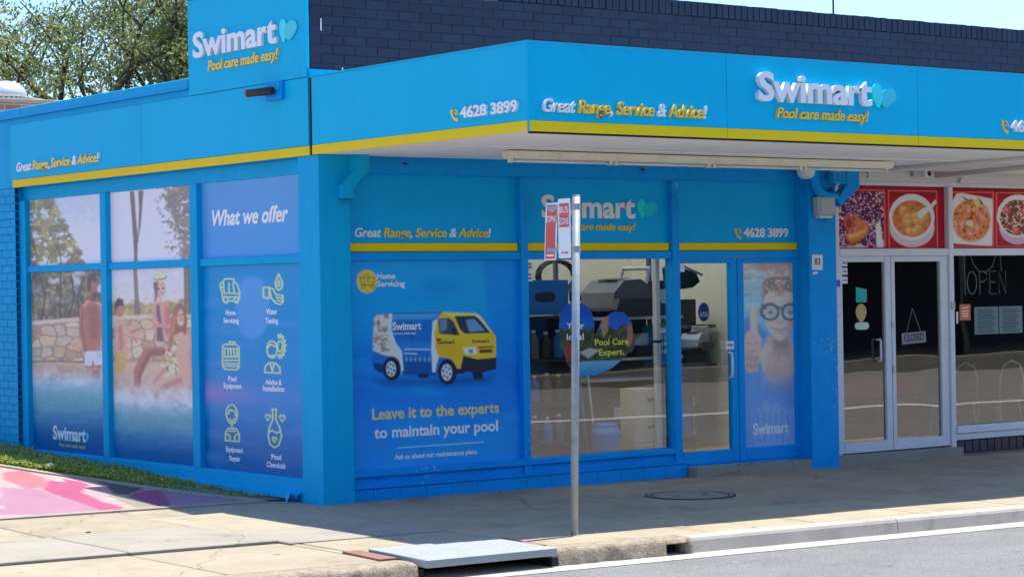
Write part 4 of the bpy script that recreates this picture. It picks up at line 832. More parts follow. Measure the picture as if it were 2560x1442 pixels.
k = np.clip((c.n(7, 5, 3) - .5) * 5, 0, 1) * c.poly(z7([(240, 400), (258, 380), (330, 372), (320, 500), (340, 570), (330, 630), (232, 600)]), 2); c.put(k, (150, 120, 96))
pv([(334, 372), (352, 372), (346, 480), (372, 560), (408, 612), (420, 762), (404, 762), (392, 612), (352, 560), (326, 480)], (196, 220, 240))
pv([(630, 400), (660, 362), (870, 366), (906, 386), (962, 470), (998, 510), (1000, 600), (996, 660), (880, 664), (792, 640), (790, 724), (740, 720), (712, 660), (660, 650), (624, 650), (612, 560), (604, 480)], (246, 176, 40))
pv([(600, 420), (628, 404), (606, 500), (616, 600), (636, 650), (620, 700), (612, 760), (596, 760), (590, 600)], (214, 226, 240))
pv([(664, 360), (868, 368), (900, 386), (720, 388)], (252, 206, 96), 6, .9); pv([(620, 560), (780, 560), (790, 640), (640, 640)], (214, 150, 30), 20, .5); pv([(736, 384), (858, 380), (892, 396), (958, 484), (960, 492), (800, 498), (770, 470)], (44, 50, 66)); pv([(806, 410), (862, 400), (930, 478), (830, 486)], (112, 150, 196), 3, .8); pv([(632, 402), (700, 396), (732, 420), (770, 510), (640, 500)], (56, 66, 88)); pv([(644, 410), (688, 404), (690, 470), (648, 490)], (112, 134, 160), 3, .8); pv([(720, 460), (744, 462), (750, 510), (724, 504)], (40, 36, 40))
pv([(860, 366), (890, 378), (965, 470), (985, 490), (960, 470), (880, 388)], (246, 228, 170))
pv([(790, 640), (880, 662), (1000, 650), (1000, 724), (900, 752), (800, 742), (770, 724)], (36, 40, 56)); pv([(790, 590), (868, 584), (876, 628), (800, 630)], (222, 226, 232)); pv([(820, 600), (850, 596), (856, 622), (826, 624)], (120, 124, 132)); pv([(890, 600), (975, 596), (976, 618), (894, 622)], (70, 56, 36)); pv([(880, 580), (985, 576), (984, 586), (884, 592)], (90, 70, 40)); pv([(740, 724), (790, 728), (800, 756), (740, 756)], (26, 36, 60)); pv([(620, 530), (652, 530), (652, 544), (622, 544)], (60, 50, 40))
pv([(405, 740), (620, 748), (620, 764), (410, 764)], (24, 72, 132)); pv([(232, 690), (300, 700), (296, 760), (244, 732)], (20, 58, 110))
for cx, cy, rx, ry in ((348, 726, 48, 72), (690, 746, 54, 78)):
    q = z7([(cx, cy)])[0]; c.put(c.ell(*q, (rx + 6) / 2.575, (ry + 6) / 2.575), (22, 40, 80)); c.put(c.ell(q[0] - 1, q[1] + 1, rx / 2.575 * .92, ry / 2.575 * .94), (26, 28, 38)); c.put(c.ell(q[0] - 2, q[1] + 1, rx * .62 / 2.575, ry * .68 / 2.575), (196, 202, 212))
    for k in range(6): t = k * 1.047 + .3; c.put(c.ell(q[0] - 2 + .40 * rx / 2.575 * math.cos(t), q[1] + 1 + .44 * ry / 2.575 * math.sin(t), 2.3, 3.6), (40, 44, 56))
    c.put(c.ell(q[0] - 2, q[1] + 1, 2.2, 3), (70, 76, 88))
pv([(840, 750), (910, 740), (915, 790), (860, 796)], (22, 30, 52)); pv([(505, 760), (570, 758), (570, 784), (510, 784)], (20, 34, 60))
for yy, xa, xb in ((600, 426, 580), (628, 426, 500)): c.put(c.stroke(z7([(xa, yy), (xb, yy + 2)]), 3, 1.5) * .8, (196, 216, 236))
for k in range(6): q = z7([(436 + k * 28, 665)])[0]; c.put(c.ell(*q, 2.5, 6) * .6, (150, 190, 225))
c.put(c.ell(*z7([(200, 165)])[0], 23.5, 29.5), (244, 186, 70)); BR = (150, 120, 50)
for P in ([(158, 140), (246, 140)], [(170, 125), (210, 122), (214, 140)], [(160, 140), (172, 190), (240, 190), (246, 140)], [(185, 145), (187, 180)], [(205, 145), (207, 180)], [(215, 165), (240, 165)]): c.put(c.stroke(z7(P), 2.4), BR)
for q in ((180, 196), (234, 196)): c.put(c.ring(*z7([q])[0], 4, 5, 2), BR)
c.finish(1, .02, .03, 30); c.put(c.stroke([(987, 1121), (1195, 1105)], 2.4), (170, 200, 240))
pb = BX('window_pane', (.33, 2.352, .112, .12, .262, 2.166), M['pane_back'], shop)
c.build('poster', (.462, .108, 2.166), (2.352, .108, 2.166), (2.352, .108, .262), (.462, .108, .262), pb, 'print', (1.35, 1.5, 1.42))
PF = .1075
text('Home', 'F', PF, .74, .94, 1.995, .055, M['white_letter'], pb, .001, .03); text('Servicing', 'F', PF, .74, 1.045, 1.925, .055, M['white_letter'], pb, .001, .03)
text('Leave it to the experts', 'F', PF, .66, 2.10, .715, .105, M['pale_gold'], pb, .001, .032); text('to maintain your pool', 'F', PF, .68, 2.085, .545, .105, M['white_letter'], pb, .001, .028); text('Ask us about our maintenance plans.', 'F', PF, .895, 1.84, .342, .045, M['white_letter'], pb, .001, .026, .15)
text('Swimart', 'F', PF, .90, 1.22, 1.525, .075, M['white_letter'], pb, .001, .03); text('Swimart', 'F', PF, 1.40, 1.60, 1.385, .035, M['van_text'], pb, .001, .02); text('Swimart', 'F', PF, 1.80, 2.0, 1.385, .03, M['van_text'], pb, .001, .02)
text('Pool care made easy!', 'F', PF, .90, 1.16, 1.485, .022, M['white_letter'], pb, .001, .01)
# ---- goggles poster in the second door
c = Canvas([(1850, 655), (1979, 655), (1986, 1110), (1863, 1122)], 110, 300, (150, 176, 196))
def z3(P): return [(1660 + x / 2.574, 640 + y / 2.574) for x, y in P]
def pz(P, col, soft=2, a=1): c.put(c.poly(z3(P), soft) * a, col)
c.grad(655, (190, 160, 140), 700, (150, 176, 192)); c.grad(700, (150, 176, 192), 800, (120, 166, 206), np.clip((c.Y - 700) / 20, 0, 1)); c.grad(800, (110, 160, 208), 930, (60, 124, 200), np.clip((c.Y - 800) / 30, 0, 1)); c.grad(920, (64, 124, 200), 1110, (70, 122, 204), np.clip((c.Y - 920) / 30, 0, 1))
c.put(np.clip((fbm(c.X / 40, c.Y / 10, 6, 4) - .5) * 5, 0, 1) * np.clip((790 - c.Y) / 40, 0, 1) * .6, (206, 216, 222)); c.put(np.clip((.45 - fbm(c.X / 46, c.Y / 8, 9, 4)) * 6, 0, 1) * np.clip((790 - c.Y) / 40, 0, 1) * .5, (110, 120, 126))
pz([(560, 30), (840, 30), (840, 150), (700, 130), (600, 90)], (176, 110, 86), 16, .7); pz([(620, 180), (640, 150), (700, 165), (830, 165), (830, 330), (630, 310)], (150, 110, 96), 6); c.put(np.clip((c.n(7, 13, 3) - .5) * 5, 0, 1) * c.poly(z3([(625, 90), (830, 60), (830, 250), (700, 210), (630, 230)]), 10) * .8, (206, 180, 164))
pz([(505, 410), (540, 380), (660, 500), (640, 540), (500, 600)], (36, 92, 168), 10, .8); pz([(620, 640), (660, 520), (800, 500), (840, 620), (840, 760), (760, 860), (660, 800)], (198, 152, 134), 8); pz([(600, 640), (640, 566), (700, 560), (660, 640), (640, 760)], (214, 172, 154), 8, .9); pz([(690, 560), (790, 556), (800, 640), (720, 660)], (160, 110, 96), 20, .6); c.grad(900, (186, 142, 126), 990, (60, 116, 190), c.poly(z3([(610, 640), (660, 560), (840, 600), (840, 960), (640, 900)]), 10) * np.clip((c.Y - 905) / 60, 0, 1))
pz([(640, 150), (690, 130), (790, 132), (832, 160), (832, 262), (800, 232), (700, 228), (650, 262), (632, 300)], (132, 88, 70), 5)
pz([(632, 280), (646, 246), (690, 222), (780, 220), (832, 246), (832, 420), (812, 476), (776, 524), (742, 544), (708, 530), (668, 484), (640, 410)], (208, 172, 156), 5)
pz([(800, 300), (832, 280), (832, 430), (806, 486), (770, 530), (790, 440)], (164, 118, 104), 16, .6); pz([(664, 250), (740, 232), (770, 300), (690, 310)], (226, 196, 182), 18, .6); pz([(700, 160), (770, 150), (776, 240), (730, 262), (706, 236)], (176, 104, 80), 9, .7)
c.put(np.clip((c.n(6, 113, 3) - .5) * 6, 0, 1) * c.poly(z3([(632, 150), (832, 140), (832, 240), (700, 232), (640, 270)]), 8) * .75, (216, 190, 172))
for gx, gw in ((674, 66), (806, 62)):
    q = z3([(gx, 358)])[0]; c.put(c.ell(q[0], q[1], gw / 2.574, 58 / 2.574, 2), (56, 50, 54)); c.put(c.ell(q[0] + .5, q[1] + .5, gw * .70 / 2.574, 41 / 2.574, 2), (176, 168, 172)); c.put(c.ell(q[0] + 1, q[1] + 1, 9, 5, 4) * .8, (150, 116, 106)); c.put(c.ell(q[0] + 1, q[1] + 1, 3.4, 3.4, 2), (60, 44, 40)); c.put(c.stroke([(q[0] - 12, q[1] - 7), (q[0] + 10, q[1] - 9)], 2.4, 2) * .7, (110, 80, 70)); c.put(c.stroke([(q[0] - 14, q[1] + 6), (q[0] - 6, q[1] + 11)], 3, 3) * .6, (226, 226, 232))
c.put(c.stroke(z3([(722, 336), (738, 330), (754, 336)]), 5), (50, 44, 48)); c.put(c.stroke(z3([(640, 330), (626, 320)]), 9), (56, 50, 54)); c.put(c.stroke(z3([(640, 380), (630, 392)]), 5), (56, 50, 54))
c.put(c.stroke(z3([(742, 352), (746, 400)]), 5, 6) * .5, (232, 204, 188)); c.put(c.ell(*z3([(726, 424)])[0], 2.4, 1.8, 2) * .8, (130, 80, 70)); c.put(c.ell(*z3([(754, 424)])[0], 2.4, 1.8, 2) * .8, (130, 80, 70)); c.put(c.stroke(z3([(714, 418), (738, 434), (766, 418)]), 2, 2) * .6, (164, 112, 98))
c.put(c.stroke(z3([(696, 462), (714, 472), (742, 476), (768, 470), (784, 460)]), 2.8, 2) * .9, (134, 78, 70)); c.put(c.stroke(z3([(716, 490), (744, 496), (770, 488)]), 3, 4) * .5, (184, 120, 108)); c.put(c.stroke(z3([(676, 440), (690, 466)]), 2.4, 3) * .5, (160, 110, 98))
pz([(700, 536), (742, 552), (790, 530), (800, 590), (700, 600)], (130, 86, 76), 12, .7)
hand = (206, 164, 146)
pz([(548, 470), (546, 360), (556, 322), (578, 318), (592, 350), (590, 420), (600, 500), (622, 530), (612, 640), (596, 740), (540, 750), (512, 700), (506, 540), (520, 500)], hand, 3); pz([(508, 620), (606, 640), (596, 740), (540, 750), (512, 700)], (176, 124, 112), 8, .6)
for yy in (560, 610, 660, 706): c.put(c.stroke(z3([(520, yy), (560, yy + 8), (604, yy)]), 2.4, 2.5) * .8, (140, 90, 82))
c.put(c.stroke(z3([(566, 330), (562, 400), (566, 460)]), 8, 8) * .35, (236, 206, 190))
pz([(590, 985), (835, 975), (835, 1225), (590, 1235)], (108, 144, 214), 4, .6); c.put(c.ell(*z3([(655, 975)])[0], 11, 17) * .5, (120, 156, 220)); c.put(c.ell(*z3([(718, 985)])[0], 11, 16) * .5, (120, 156, 220))
c.put(c.n(4, 17, 2) > .6, (80, 104, 170)) if 0 else None
for k in range(6): c.put(c.stroke(z3([(600 + k * 38, 1005), (604 + k * 38, 1075)]), 4, 2) * .55, (70, 92, 150)); c.put(c.stroke(z3([(606 + k * 38, 1160), (616 + k * 36, 1200)]), 4, 2) * .5, (64, 86, 140))
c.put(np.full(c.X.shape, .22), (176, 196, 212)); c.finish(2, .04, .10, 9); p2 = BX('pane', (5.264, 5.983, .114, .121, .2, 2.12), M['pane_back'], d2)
c.build('poster', (5.264, .11, 2.12), (5.983, .11, 2.12), (5.983, .11, .2), (5.264, .11, .2), d2, 'print', (1.65, 1.7, 1.5))
text('Swimart', 'F', .1095, 5.38, 5.89, .33, .12, M['white_letter'], d2, .001, .03)
# ---- heart sticker inside the stock window
c = Canvas([(1395, 750), (1592, 750), (1592, 950), (1395, 950)], 130, 130, (30, 90, 180))
la = c.poly([(1400, 810), (1404, 780), (1420, 760), (1442, 754), (1466, 762), (1481, 784), (1486, 812), (1484, 850), (1470, 900), (1440, 940), (1418, 906), (1404, 860)], 2); lb = c.poly([(1440, 940), (1462, 912), (1480, 870), (1492, 830), (1510, 796), (1536, 780), (1562, 784), (1580, 808), (1584, 850), (1566, 892), (1530, 922), (1490, 938)], 2)
c.grad(756, (24, 86, 196), 830, (40, 112, 206)); foliage(c, np.clip((c.Y - 815 + 30 * (c.n(14, 3) - .5)) / 8, 0, 1), [(40, 56, 34), (70, 84, 50), (104, 106, 76), (150, 120, 96)], 16, 23)
c.put(c.poly([(1498, 800), (1522, 782), (1520, 830), (1508, 846)], 3), (176, 140, 110)); c.put(c.poly([(1412, 860), (1430, 860), (1440, 900), (1420, 900)], 4), (170, 60, 50)); c.put(c.poly([(1570, 810), (1586, 820), (1580, 870), (1566, 870)], 3), (170, 120, 96)); c.put(c.poly([(1448, 880), (1475, 870), (1500, 876), (1470, 896)], 3), (190, 184, 176))
c.grad(900, (120, 180, 214), 940, (40, 150, 206), np.clip((c.Y - 902 - 4 * (c.n(20, 9) - .5)) / 3, 0, 1) * np.clip((c.X - 1436) / 10, 0, 1)); c.mask = np.maximum(la, lb) > .5
def fx(u, v): return (2.85 + (u - 1400) / (1585 - 1400) * (3.79 - 2.85), 1.74 - (v - 756) / (941 - 756) * .72)
a0 = fx(1395, 750); a1 = fx(1592, 950)
c.build('heart_sticker', (a0[0], .114, a0[1]), (a1[0], .114, a0[1]), (a1[0], .114, a1[1]), (a0[0], .114, a1[1]), wp, 'print_flat', 1.0)
text('Your', 'F', .1135, 2.94, 3.16, 1.487, .062, M['white_letter'], wp, .001, .018); text('local', 'F', .1135, 2.94, 3.15, 1.38, .062, M['white_letter'], wp, .001, .018)
text('Pool Care', 'F', .1135, 3.29, 3.72, 1.318, .064, M['lime_letter'], wp, .001, .018); text('Expert.', 'F', .1135, 3.34, 3.66, 1.218, .064, M['lime_letter'], wp, .001, .018)
for z in (2.06, 1.955): BX('notice', (2.445, 2.53, .112, .117, z, z + .085), M['white_sign'], wp)
for k, z in enumerate((2.115, 2.085, 2.015, 1.98)): BX('notice_print', (2.455, 2.52, .110, .1115, z, z + .012), M['black_plastic'], wp)
BX('notice', (4.405, 4.475, .110, .114, 2.03, 2.11), M['white_sign'], d1)
# ================================================================== RESTAURANT NEXT DOOR
rs = thing('restaurant_front', 'white framed restaurant shopfront with red food photo panels, right of the blue shop', 'shopfront', (8.3, .1, 0))
WF = M['white_frame']
BX('header', (6.44, 8.52, .03, .25, 2.985, 3.12), M['header_grey'], rs, .004); BX('header', (8.525, 10.6, .03, .25, 2.985, 3.12), M['header_grey'], rs, .004)
BX('jamb', (6.44, 6.655, .075, .2, .02, 2.984), WF, rs, .004)
BX('head_rail', (6.655, 10.6, .09, .2, 2.945, 2.984), WF, rs)
BX('transom_rail', (6.655, 10.6, .07, .2, 2.178, 2.258), WF, rs, .005)
BX('mullion', (8.365, 8.438, .06, .2, .04, 2.944), WF, rs, .005); BX('mullion', (10.15, 10.22, .06, .2, .04, 2.944), WF, rs, .005)
mat('menu_red', L(150, 24, 46), .4, .05, 3, coat=.2)
def food_panel(x0, x1, c):
    p = BX('menu_panel', (x0, x1, .13, .14, 2.258, 2.945), M['menu_red'], rs)
    c.build('food_print', (x0, .126, 2.945), (x1, .126, 2.945), (x1, .126, 2.258), (x0, .126, 2.258), p, 'print', (1.5, 1.25, 1.1))
def z4(P): return [(2080 + x / 4.806, 360 + y / 4.806) for x, y in P]
def F4(c, P, col, soft=1.5, a=1): c.put(c.poly(z4(P), soft) * a, col)
def E4(c, x, y, rx, ry, col, soft=1.5, a=1, rot=0): c.put(c.ell(2080 + x / 4.806, 360 + y / 4.806, rx / 4.806, ry / 4.806, soft, rot) * a, col)
def S4(c, P, w, col, a=1): c.put(c.stroke(z4(P), w / 4.806, 1.2) * a, col)
rr = random.Random(5)
c = Canvas([(2093, 462), (2362, 465), (2362, 621), (2093, 620)], 200, 116, (152, 22, 48)); c.grad(455, (128, 16, 44), 500, (158, 22, 48))
for (a, b) in (((40, 548), (632, 1250)), ((680, 555), (1265, 1248))): S4(c, [a, (b[0], a[1]), b, (a[0], b[1]), a], 14, (226, 104, 96))
# roast duck on red cabbage
m = c.poly(z4([(62, 720), (240, 620), (330, 572), (620, 572), (620, 1236), (62, 1236)]), 3); n = c.n(6, 3, 3); n2 = c.n(3.4, 7, 2)
col = lin((52, 30, 60)) * (1 - n[..., None]) + lin((96, 44, 96)) * n[..., None]; k = np.clip((n2 - .58) * 8, 0, 1)[..., None]; col = col * (1 - k) + lin((206, 150, 204)) * k; c.put(m, col)
c.put(np.clip((c.n(8, 12, 3) - .62) * 9, 0, 1) * m * .7, (226, 206, 190)); F4(c, [(520, 980), (575, 900), (612, 1236), (540, 1236)], (226, 222, 220), 3); F4(c, [(200, 1236), (330, 1190), (420, 1236)], (214, 196, 196), 3)
F4(c, [(150, 900), (180, 850), (240, 856), (272, 930), (270, 1040), (200, 1050), (160, 980)], (196, 92, 76), 3); E4(c, 212, 950, 34, 56, (150, 56, 52), 4)
F4(c, [(270, 800), (330, 880), (440, 970), (430, 1070), (330, 1160), (230, 1190), (170, 1120), (180, 1070), (290, 1050), (285, 930)], (204, 120, 56), 3); F4(c, [(200, 1080), (330, 1050), (420, 1000), (400, 1050), (300, 1110), (210, 1130)], (240, 176, 110), 6); F4(c, [(180, 1130), (240, 1180), (330, 1150), (300, 1190), (220, 1200)], (170, 70, 50), 4)
# wonton soup
E4(c, 960, 1000, 272, 236, (196, 192, 206), 2); E4(c, 960, 870, 274, 278, (226, 224, 232), 2); E4(c, 958, 890, 236, 222, (196, 130, 76), 3); c.put(c.ell(*z4([(958, 890)])[0], 48, 45, 2) * np.clip((c.n(10, 4) - .45) * 4, 0, 1) * .6, (160, 86, 48))
for k in range(17):
    t = rr.uniform(0, 6.28); q = rr.uniform(.15, .85); x, y = 950 + 200 * q * math.cos(t), 895 + 185 * q * math.sin(t)
    E4(c, x, y, 52, 44, (214, 158, 96), 4, .95, rr.uniform(-1, 1)); E4(c, x - 8, y - 12, 26, 18, (240, 200, 140), 5, .8); E4(c, x + 22, y + 20, 14, 10, (160, 92, 52), 3, .6)
F4(c, [(1020, 820), (1070, 780), (1180, 730), (1250, 655), (1262, 700), (1200, 770), (1120, 840), (1080, 880), (1040, 870)], (230, 226, 224), 2); E4(c, 1070, 830, 30, 22, (206, 200, 200), 4, .8)
c.finish(0, .03, .06); food_panel(6.657, 8.363, c)
# prawn noodle plate, then a bowl of soup
c = Canvas([(2372, 466), (2628, 470), (2632, 622), (2374, 622)], 190, 116, (152, 22, 48)); c.grad(455, (110, 12, 30), 500, (158, 22, 46))
for (a, b) in (((1412, 570), (1945, 1235)), ((1985, 575), (2560, 1235))): S4(c, [a, (b[0], a[1]), b, (a[0], b[1]), a], 14, (226, 104, 96))
F4(c, [(1420, 1180), (1440, 700), (1500, 590), (1560, 580), (1930, 650), (1940, 700), (1930, 1225), (1800, 1222), (1500, 1200)], (228, 226, 228), 3)
c.X += (c.n(6, 3) - .5) * 5; E4(c, 1680, 920, 232, 260, (200, 128, 76), 6); c.put(c.ell(*z4([(1680, 920)])[0], 46, 52, 4) * np.clip((c.n(5, 9, 3) - .5) * 5, 0, 1), (232, 178, 120)); c.put(c.ell(*z4([(1680, 920)])[0], 46, 52, 4) * np.clip((c.n(6, 19, 3) - .58) * 6, 0, 1), (130, 50, 46)); c.X -= (c.n(6, 3) - .5) * 0
for x, y, rx, ry, rot in ((1630, 790, 50, 70, .3), (1790, 880, 46, 70, -.3), (1550, 980, 36, 80, .1), (1730, 1020, 40, 66, .5), (1650, 1090, 60, 40, 0), (1840, 800, 30, 60, .4)): E4(c, x, y, rx, ry, (226, 128, 110), 4, .95, rot); E4(c, x + 8, y - 10, rx * .5, ry * .55, (246, 190, 170), 6, .8, rot); E4(c, x - 18, y + 14, rx * .3, ry * .4, (176, 64, 60), 5, .7, rot)
F4(c, [(1560, 610), (1640, 660), (1700, 660), (1680, 690), (1600, 670)], (120, 96, 80), 3); F4(c, [(1700, 690), (1760, 630), (1820, 720), (1760, 760)], (214, 200, 130), 3); F4(c, [(1760, 630), (1800, 680), (1826, 720), (1790, 720)], (60, 70, 50), 3); E4(c, 1660, 950, 40, 36, (236, 214, 196), 4, .9)
E4(c, 2250, 1000, 230, 210, (190, 170, 206), 3); E4(c, 2250, 860, 255, 262, (226, 222, 228), 2); E4(c, 2250, 880, 220, 220, (120, 60, 52), 4); c.put(c.ell(*z4([(2250, 880)])[0], 45, 45, 3) * np.clip((c.n(4, 29, 3) - .5) * 7, 0, 1), (222, 206, 190)); c.put(c.ell(*z4([(2250, 880)])[0], 45, 45, 3) * np.clip((c.n(7, 39, 3) - .6) * 7, 0, 1), (50, 56, 46))
for x, y in ((2110, 790), (2230, 1040), (2330, 800), (2380, 980)): E4(c, x, y, 44, 48, (190, 92, 96), 4); E4(c, x - 6, y - 8, 20, 22, (222, 140, 140), 5, .8)
c.finish(0, .03, .06); food_panel(8.438, 10.15, c)
# doors
def rdoor(x0, x1, g0, g1):
    d = BX('door', (x0, g0, .085, .145, .06, 2.176), WF, rs, .005)
    BX('stile', (g1, x1, .085, .145, .06, 2.176), WF, d, .005); BX('top_rail', (g0, g1, .087, .143, 2.115, 2.176), WF, d, .004); BX('bottom_rail', (g0, g1, .083, .145, .06, .175), WF, d, .005)
    QF('pane', g0 - .004, g1 + .004, .115, .17, 2.12, M['glass_dark'], d); return d
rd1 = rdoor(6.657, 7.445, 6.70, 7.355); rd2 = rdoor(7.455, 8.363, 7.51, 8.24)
bm = bmesh.new(); tube(bm, [(7.24, .115, 1.27), (7.24, .06, 1.27), (7.24, .055, 1.255), (7.24, .055, 1.055), (7.24, .06, 1.04), (7.24, .115, 1.04)], .013, 8); bm_obj('pull_handle', bm, WF, rd1, True)
BX('lock', (7.44, 7.475, .07, .086, .90, .985), M['grey_box'], rd2, .004); BX('lock', (7.435, 7.465, .07, .086, 1.40, 1.46), M['grey_box'], rd1, .003)
mat('teal_sticker', L(20, 176, 170), .4, .04, 4); mat('gold_sticker', L(206, 168, 104), .4, .04, 4); mat('pale_sticker', L(206, 224, 206), .4, .04, 4); mat('orange_sticker', L(222, 108, 62), .4, .04, 4); mat('blue_sticker', L(60, 80, 210), .4, .04, 4); mat('paper', L(206, 224, 220), .7, .05, 9); mat('ink', L(60, 66, 72), .7, .05, 9)
GS = .1105
PR('sticker', [(6.925, 1.68), (7.09, 1.68), (7.09, 1.82), (6.925, 1.845)], 'y', GS - .003, GS, M['teal_sticker'], rd1)
PR('sticker', [(7.0 + .085 * math.sin(t) * (1 - .35 * max(0, -math.cos(t))), 1.565 + .1 * math.cos(t)) for t in [k * 6.2832 / 18 for k in range(18)]], 'y', GS - .003, GS, M['gold_sticker'], rd1)
PR('sticker', [(7.01 + .11 * (abs(math.cos(t)) ** .5) * math.copysign(1, math.cos(t)), 1.425 + .042 * math.sin(t)) for t in [k * 6.2832 / 20 for k in range(20)]], 'y', GS - .003, GS, M['pale_sticker'], rd1)
for k, z in enumerate((2.07, 1.98, 1.885)): BX('sticker', (6.715, 6.80, GS - .003, GS, z, z + .075), M['white_sign'], rd1); BX('sticker_print', (6.73, 6.785, GS - .0045, GS - .0035, z + .03, z + .042), M['ink'], rd1)
for k in range(11):
    z = 2.05 - k * .098; BX('sticker', (6.575, 6.650, .070, .0742, z, z + (.07 if k % 3 else .055)), M['blue_sticker'] if k == 2 else M['white_sign'], rd1)
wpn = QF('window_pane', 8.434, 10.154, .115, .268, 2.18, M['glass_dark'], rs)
BX('sill', (8.438, 10.6, .03, .2, .19, .272), WF, rs, .006); BX('sill_board', (8.438, 10.6, .055, .2, .115, .19), WF, rs, .004)
PR('sticker', [(8.57, 1.45), (8.75, 1.45), (8.75, 1.63), (8.57, 1.63)], 'y', GS - .003, GS, M['orange_sticker'], wpn)
for z in (1.585, 1.55, 1.52, 1.49): BX('sticker_print', (8.61, 8.71, GS - .0045, GS - .0035, z, z + .012), M['white_sign'], wpn)
for x0, x1 in ((8.83, 9.235), (9.25, 9.65)):
    BX('menu_sheet', (x0, x1, .121, .1225, 1.285, 1.595), M['paper'], wpn)
    for k in range(11): BX('menu_print', (x0 + .04 + .02 * (k % 2), x1 - .05 - .03 * (k % 3), .1192, .1203, 1.31 + k * .025, 1.316 + k * .025), M['ink'], wpn)
BX('sticker', (8.455, 8.48, .05, .056, 1.42, 1.55), M['white_sign'], rs); BX('hinge_block', (8.37, 8.43, .045, .058, 1.58, 1.66), M['grey_box'], rs)
pb_ = BX('stall_base', (8.44, 10.6, .10, .2, -.12, .114), M['mortar'], rs); mat('dark_brick', L(70, 58, 66), .6, .2, 9, bump=.3, bs=60, rand=.2)
bb = brick_mesh(.11, .06, .135, M['dark_brick'], 'brick', .006)
for k in range(17): inst('brick', bb, (8.51 + k * .124, .09, .035 + random.uniform(-.003, .003)), pb_)
PR('door_step', [(6.44, .052), (8.43, .045), (8.43, -.12), (6.44, -.12)], 'y', -.04, .28, M['concrete_grey'], rs)
# dining room behind the glass
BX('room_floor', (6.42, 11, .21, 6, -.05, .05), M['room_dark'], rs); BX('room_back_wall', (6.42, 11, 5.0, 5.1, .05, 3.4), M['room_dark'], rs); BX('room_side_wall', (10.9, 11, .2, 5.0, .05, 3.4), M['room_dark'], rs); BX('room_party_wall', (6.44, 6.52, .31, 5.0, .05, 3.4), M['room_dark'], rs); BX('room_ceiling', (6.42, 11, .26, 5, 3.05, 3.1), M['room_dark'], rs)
# --- things hung or standing in the restaurant
t = thing('closed_sign', 'white CLOSED board hanging on a string inside the right restaurant door', 'sign', (7.84, .13, 1.2))
PR('board', [(7.645, 1.205), (8.03, 1.22), (8.025, 1.345), (7.64, 1.33)], 'y', .122, .128, M['white_sign'], t)
text('CLOSED', 'F', .122, 7.68, 7.99, 1.238, .075, M['red_dark'] if 'red_dark' in M else mat('red_dark', L(140, 40, 50), .5), t, .001, .006, slope=.012)
for a in (7.72, 7.95): TB('string', [(a, .125, 1.335), (7.82, .125, 1.60)], .005, M['white_frame'], t, 5)
t = thing('neon_open_sign', 'unlit white tube OPEN sign hanging in the restaurant window', 'sign', (9.18, .3, 1.7))
mat('tube_white', L(196, 204, 212), .25, .03, 4)
def nt_(P): TB('tube', [(8.92 + p[0] * .66, .30, 1.74 + p[1] * .26) for p in P], .0085, M['tube_white'], t, 6)
nt_([(.12 + .12 * math.cos(a), .5 + .5 * math.sin(a)) for a in [k * 6.28 / 14 for k in range(15)]]); nt_([(.32, 0), (.32, 1), (.42, 1), (.5, .88), (.5, .66), (.42, .54), (.32, .54)]); nt_([(.74, 0), (.58, 0), (.58, 1), (.74, 1)]); nt_([(.58, .52), (.72, .52)]); nt_([(.82, 0), (.82, 1), (1.0, 0), (1.0, 1)])
bm = bmesh.new(); tube(bm, [(8.88, .31, 2.18), (8.90, .31, 1.72)], .006, 5); bm_obj('hanger', bm, M['tube_white'], t); bm = bmesh.new(); tube(bm, [(9.50, .31, 2.18), (9.52, .31, 2.0)], .006, 5); bm_obj('hanger', bm, M['tube_white'], t)
TB('cable', [(9.0, .32, 2.2), (9.05, .32, 2.08), (9.15, .32, 2.0), (9.27, .32, 1.99), (9.38, .32, 2.06), (9.44, .32, 2.18)], .008, M['tube_white'], t, 6)
def cafe_chair(x, y, label):
    t = thing('dining_chair', label, 'chair', (x, y, .05), 'dining chairs behind the restaurant window')
    TB('backrest', [(x - .2, y - .18, .5), (x - .2, y - .2, .75), (x - .14, y - .2, .9), (x, y - .2, .95), (x + .14, y - .2, .9), (x + .2, y - .2, .75), (x + .2, y - .18, .5)], .013, M['grey_box'], t, 6)
    LT('seat', [(.17, -.02), (.2, 0), (.2, .025), (.17, .04)], (x, y, .48), M['dark_plastic'], t, 16)
    for a, b in ((-1, -1), (1, -1), (-1, 1), (1, 1)): TB('leg', [(x + a * .16, y + b * .16, .48), (x + a * .2, y + b * .19, .05)], .012, M['grey_box'], t, 6)
cafe_chair(9.15, .75, 'dark chair with hoop back, left behind the restaurant window'); cafe_chair(9.95, .75, 'dark chair with hoop back, right behind the restaurant window')
def table(x, y, label):
    t = thing('dining_table', label, 'table', (x, y, .05)); BX('top', (x - .7, x + .7, y - .35, y + .35, .74, .78), M['room_red'], t, .004); BX('cloth_drop', (x - .705, x + .705, y - .356, y - .351, .58, .74), M['room_red'], t)
    for a, b in ((-1, -1), (1, -1), (-1, 1), (1, 1)): BX('leg', (x + a * .6 - .02, x + a * .6 + .02, y + b * .3 - .02, y + b * .3 + .02, .05, .74), M['dark_plastic'], t)
table(8.5, 1.6, 'red topped dining table inside the restaurant doors')
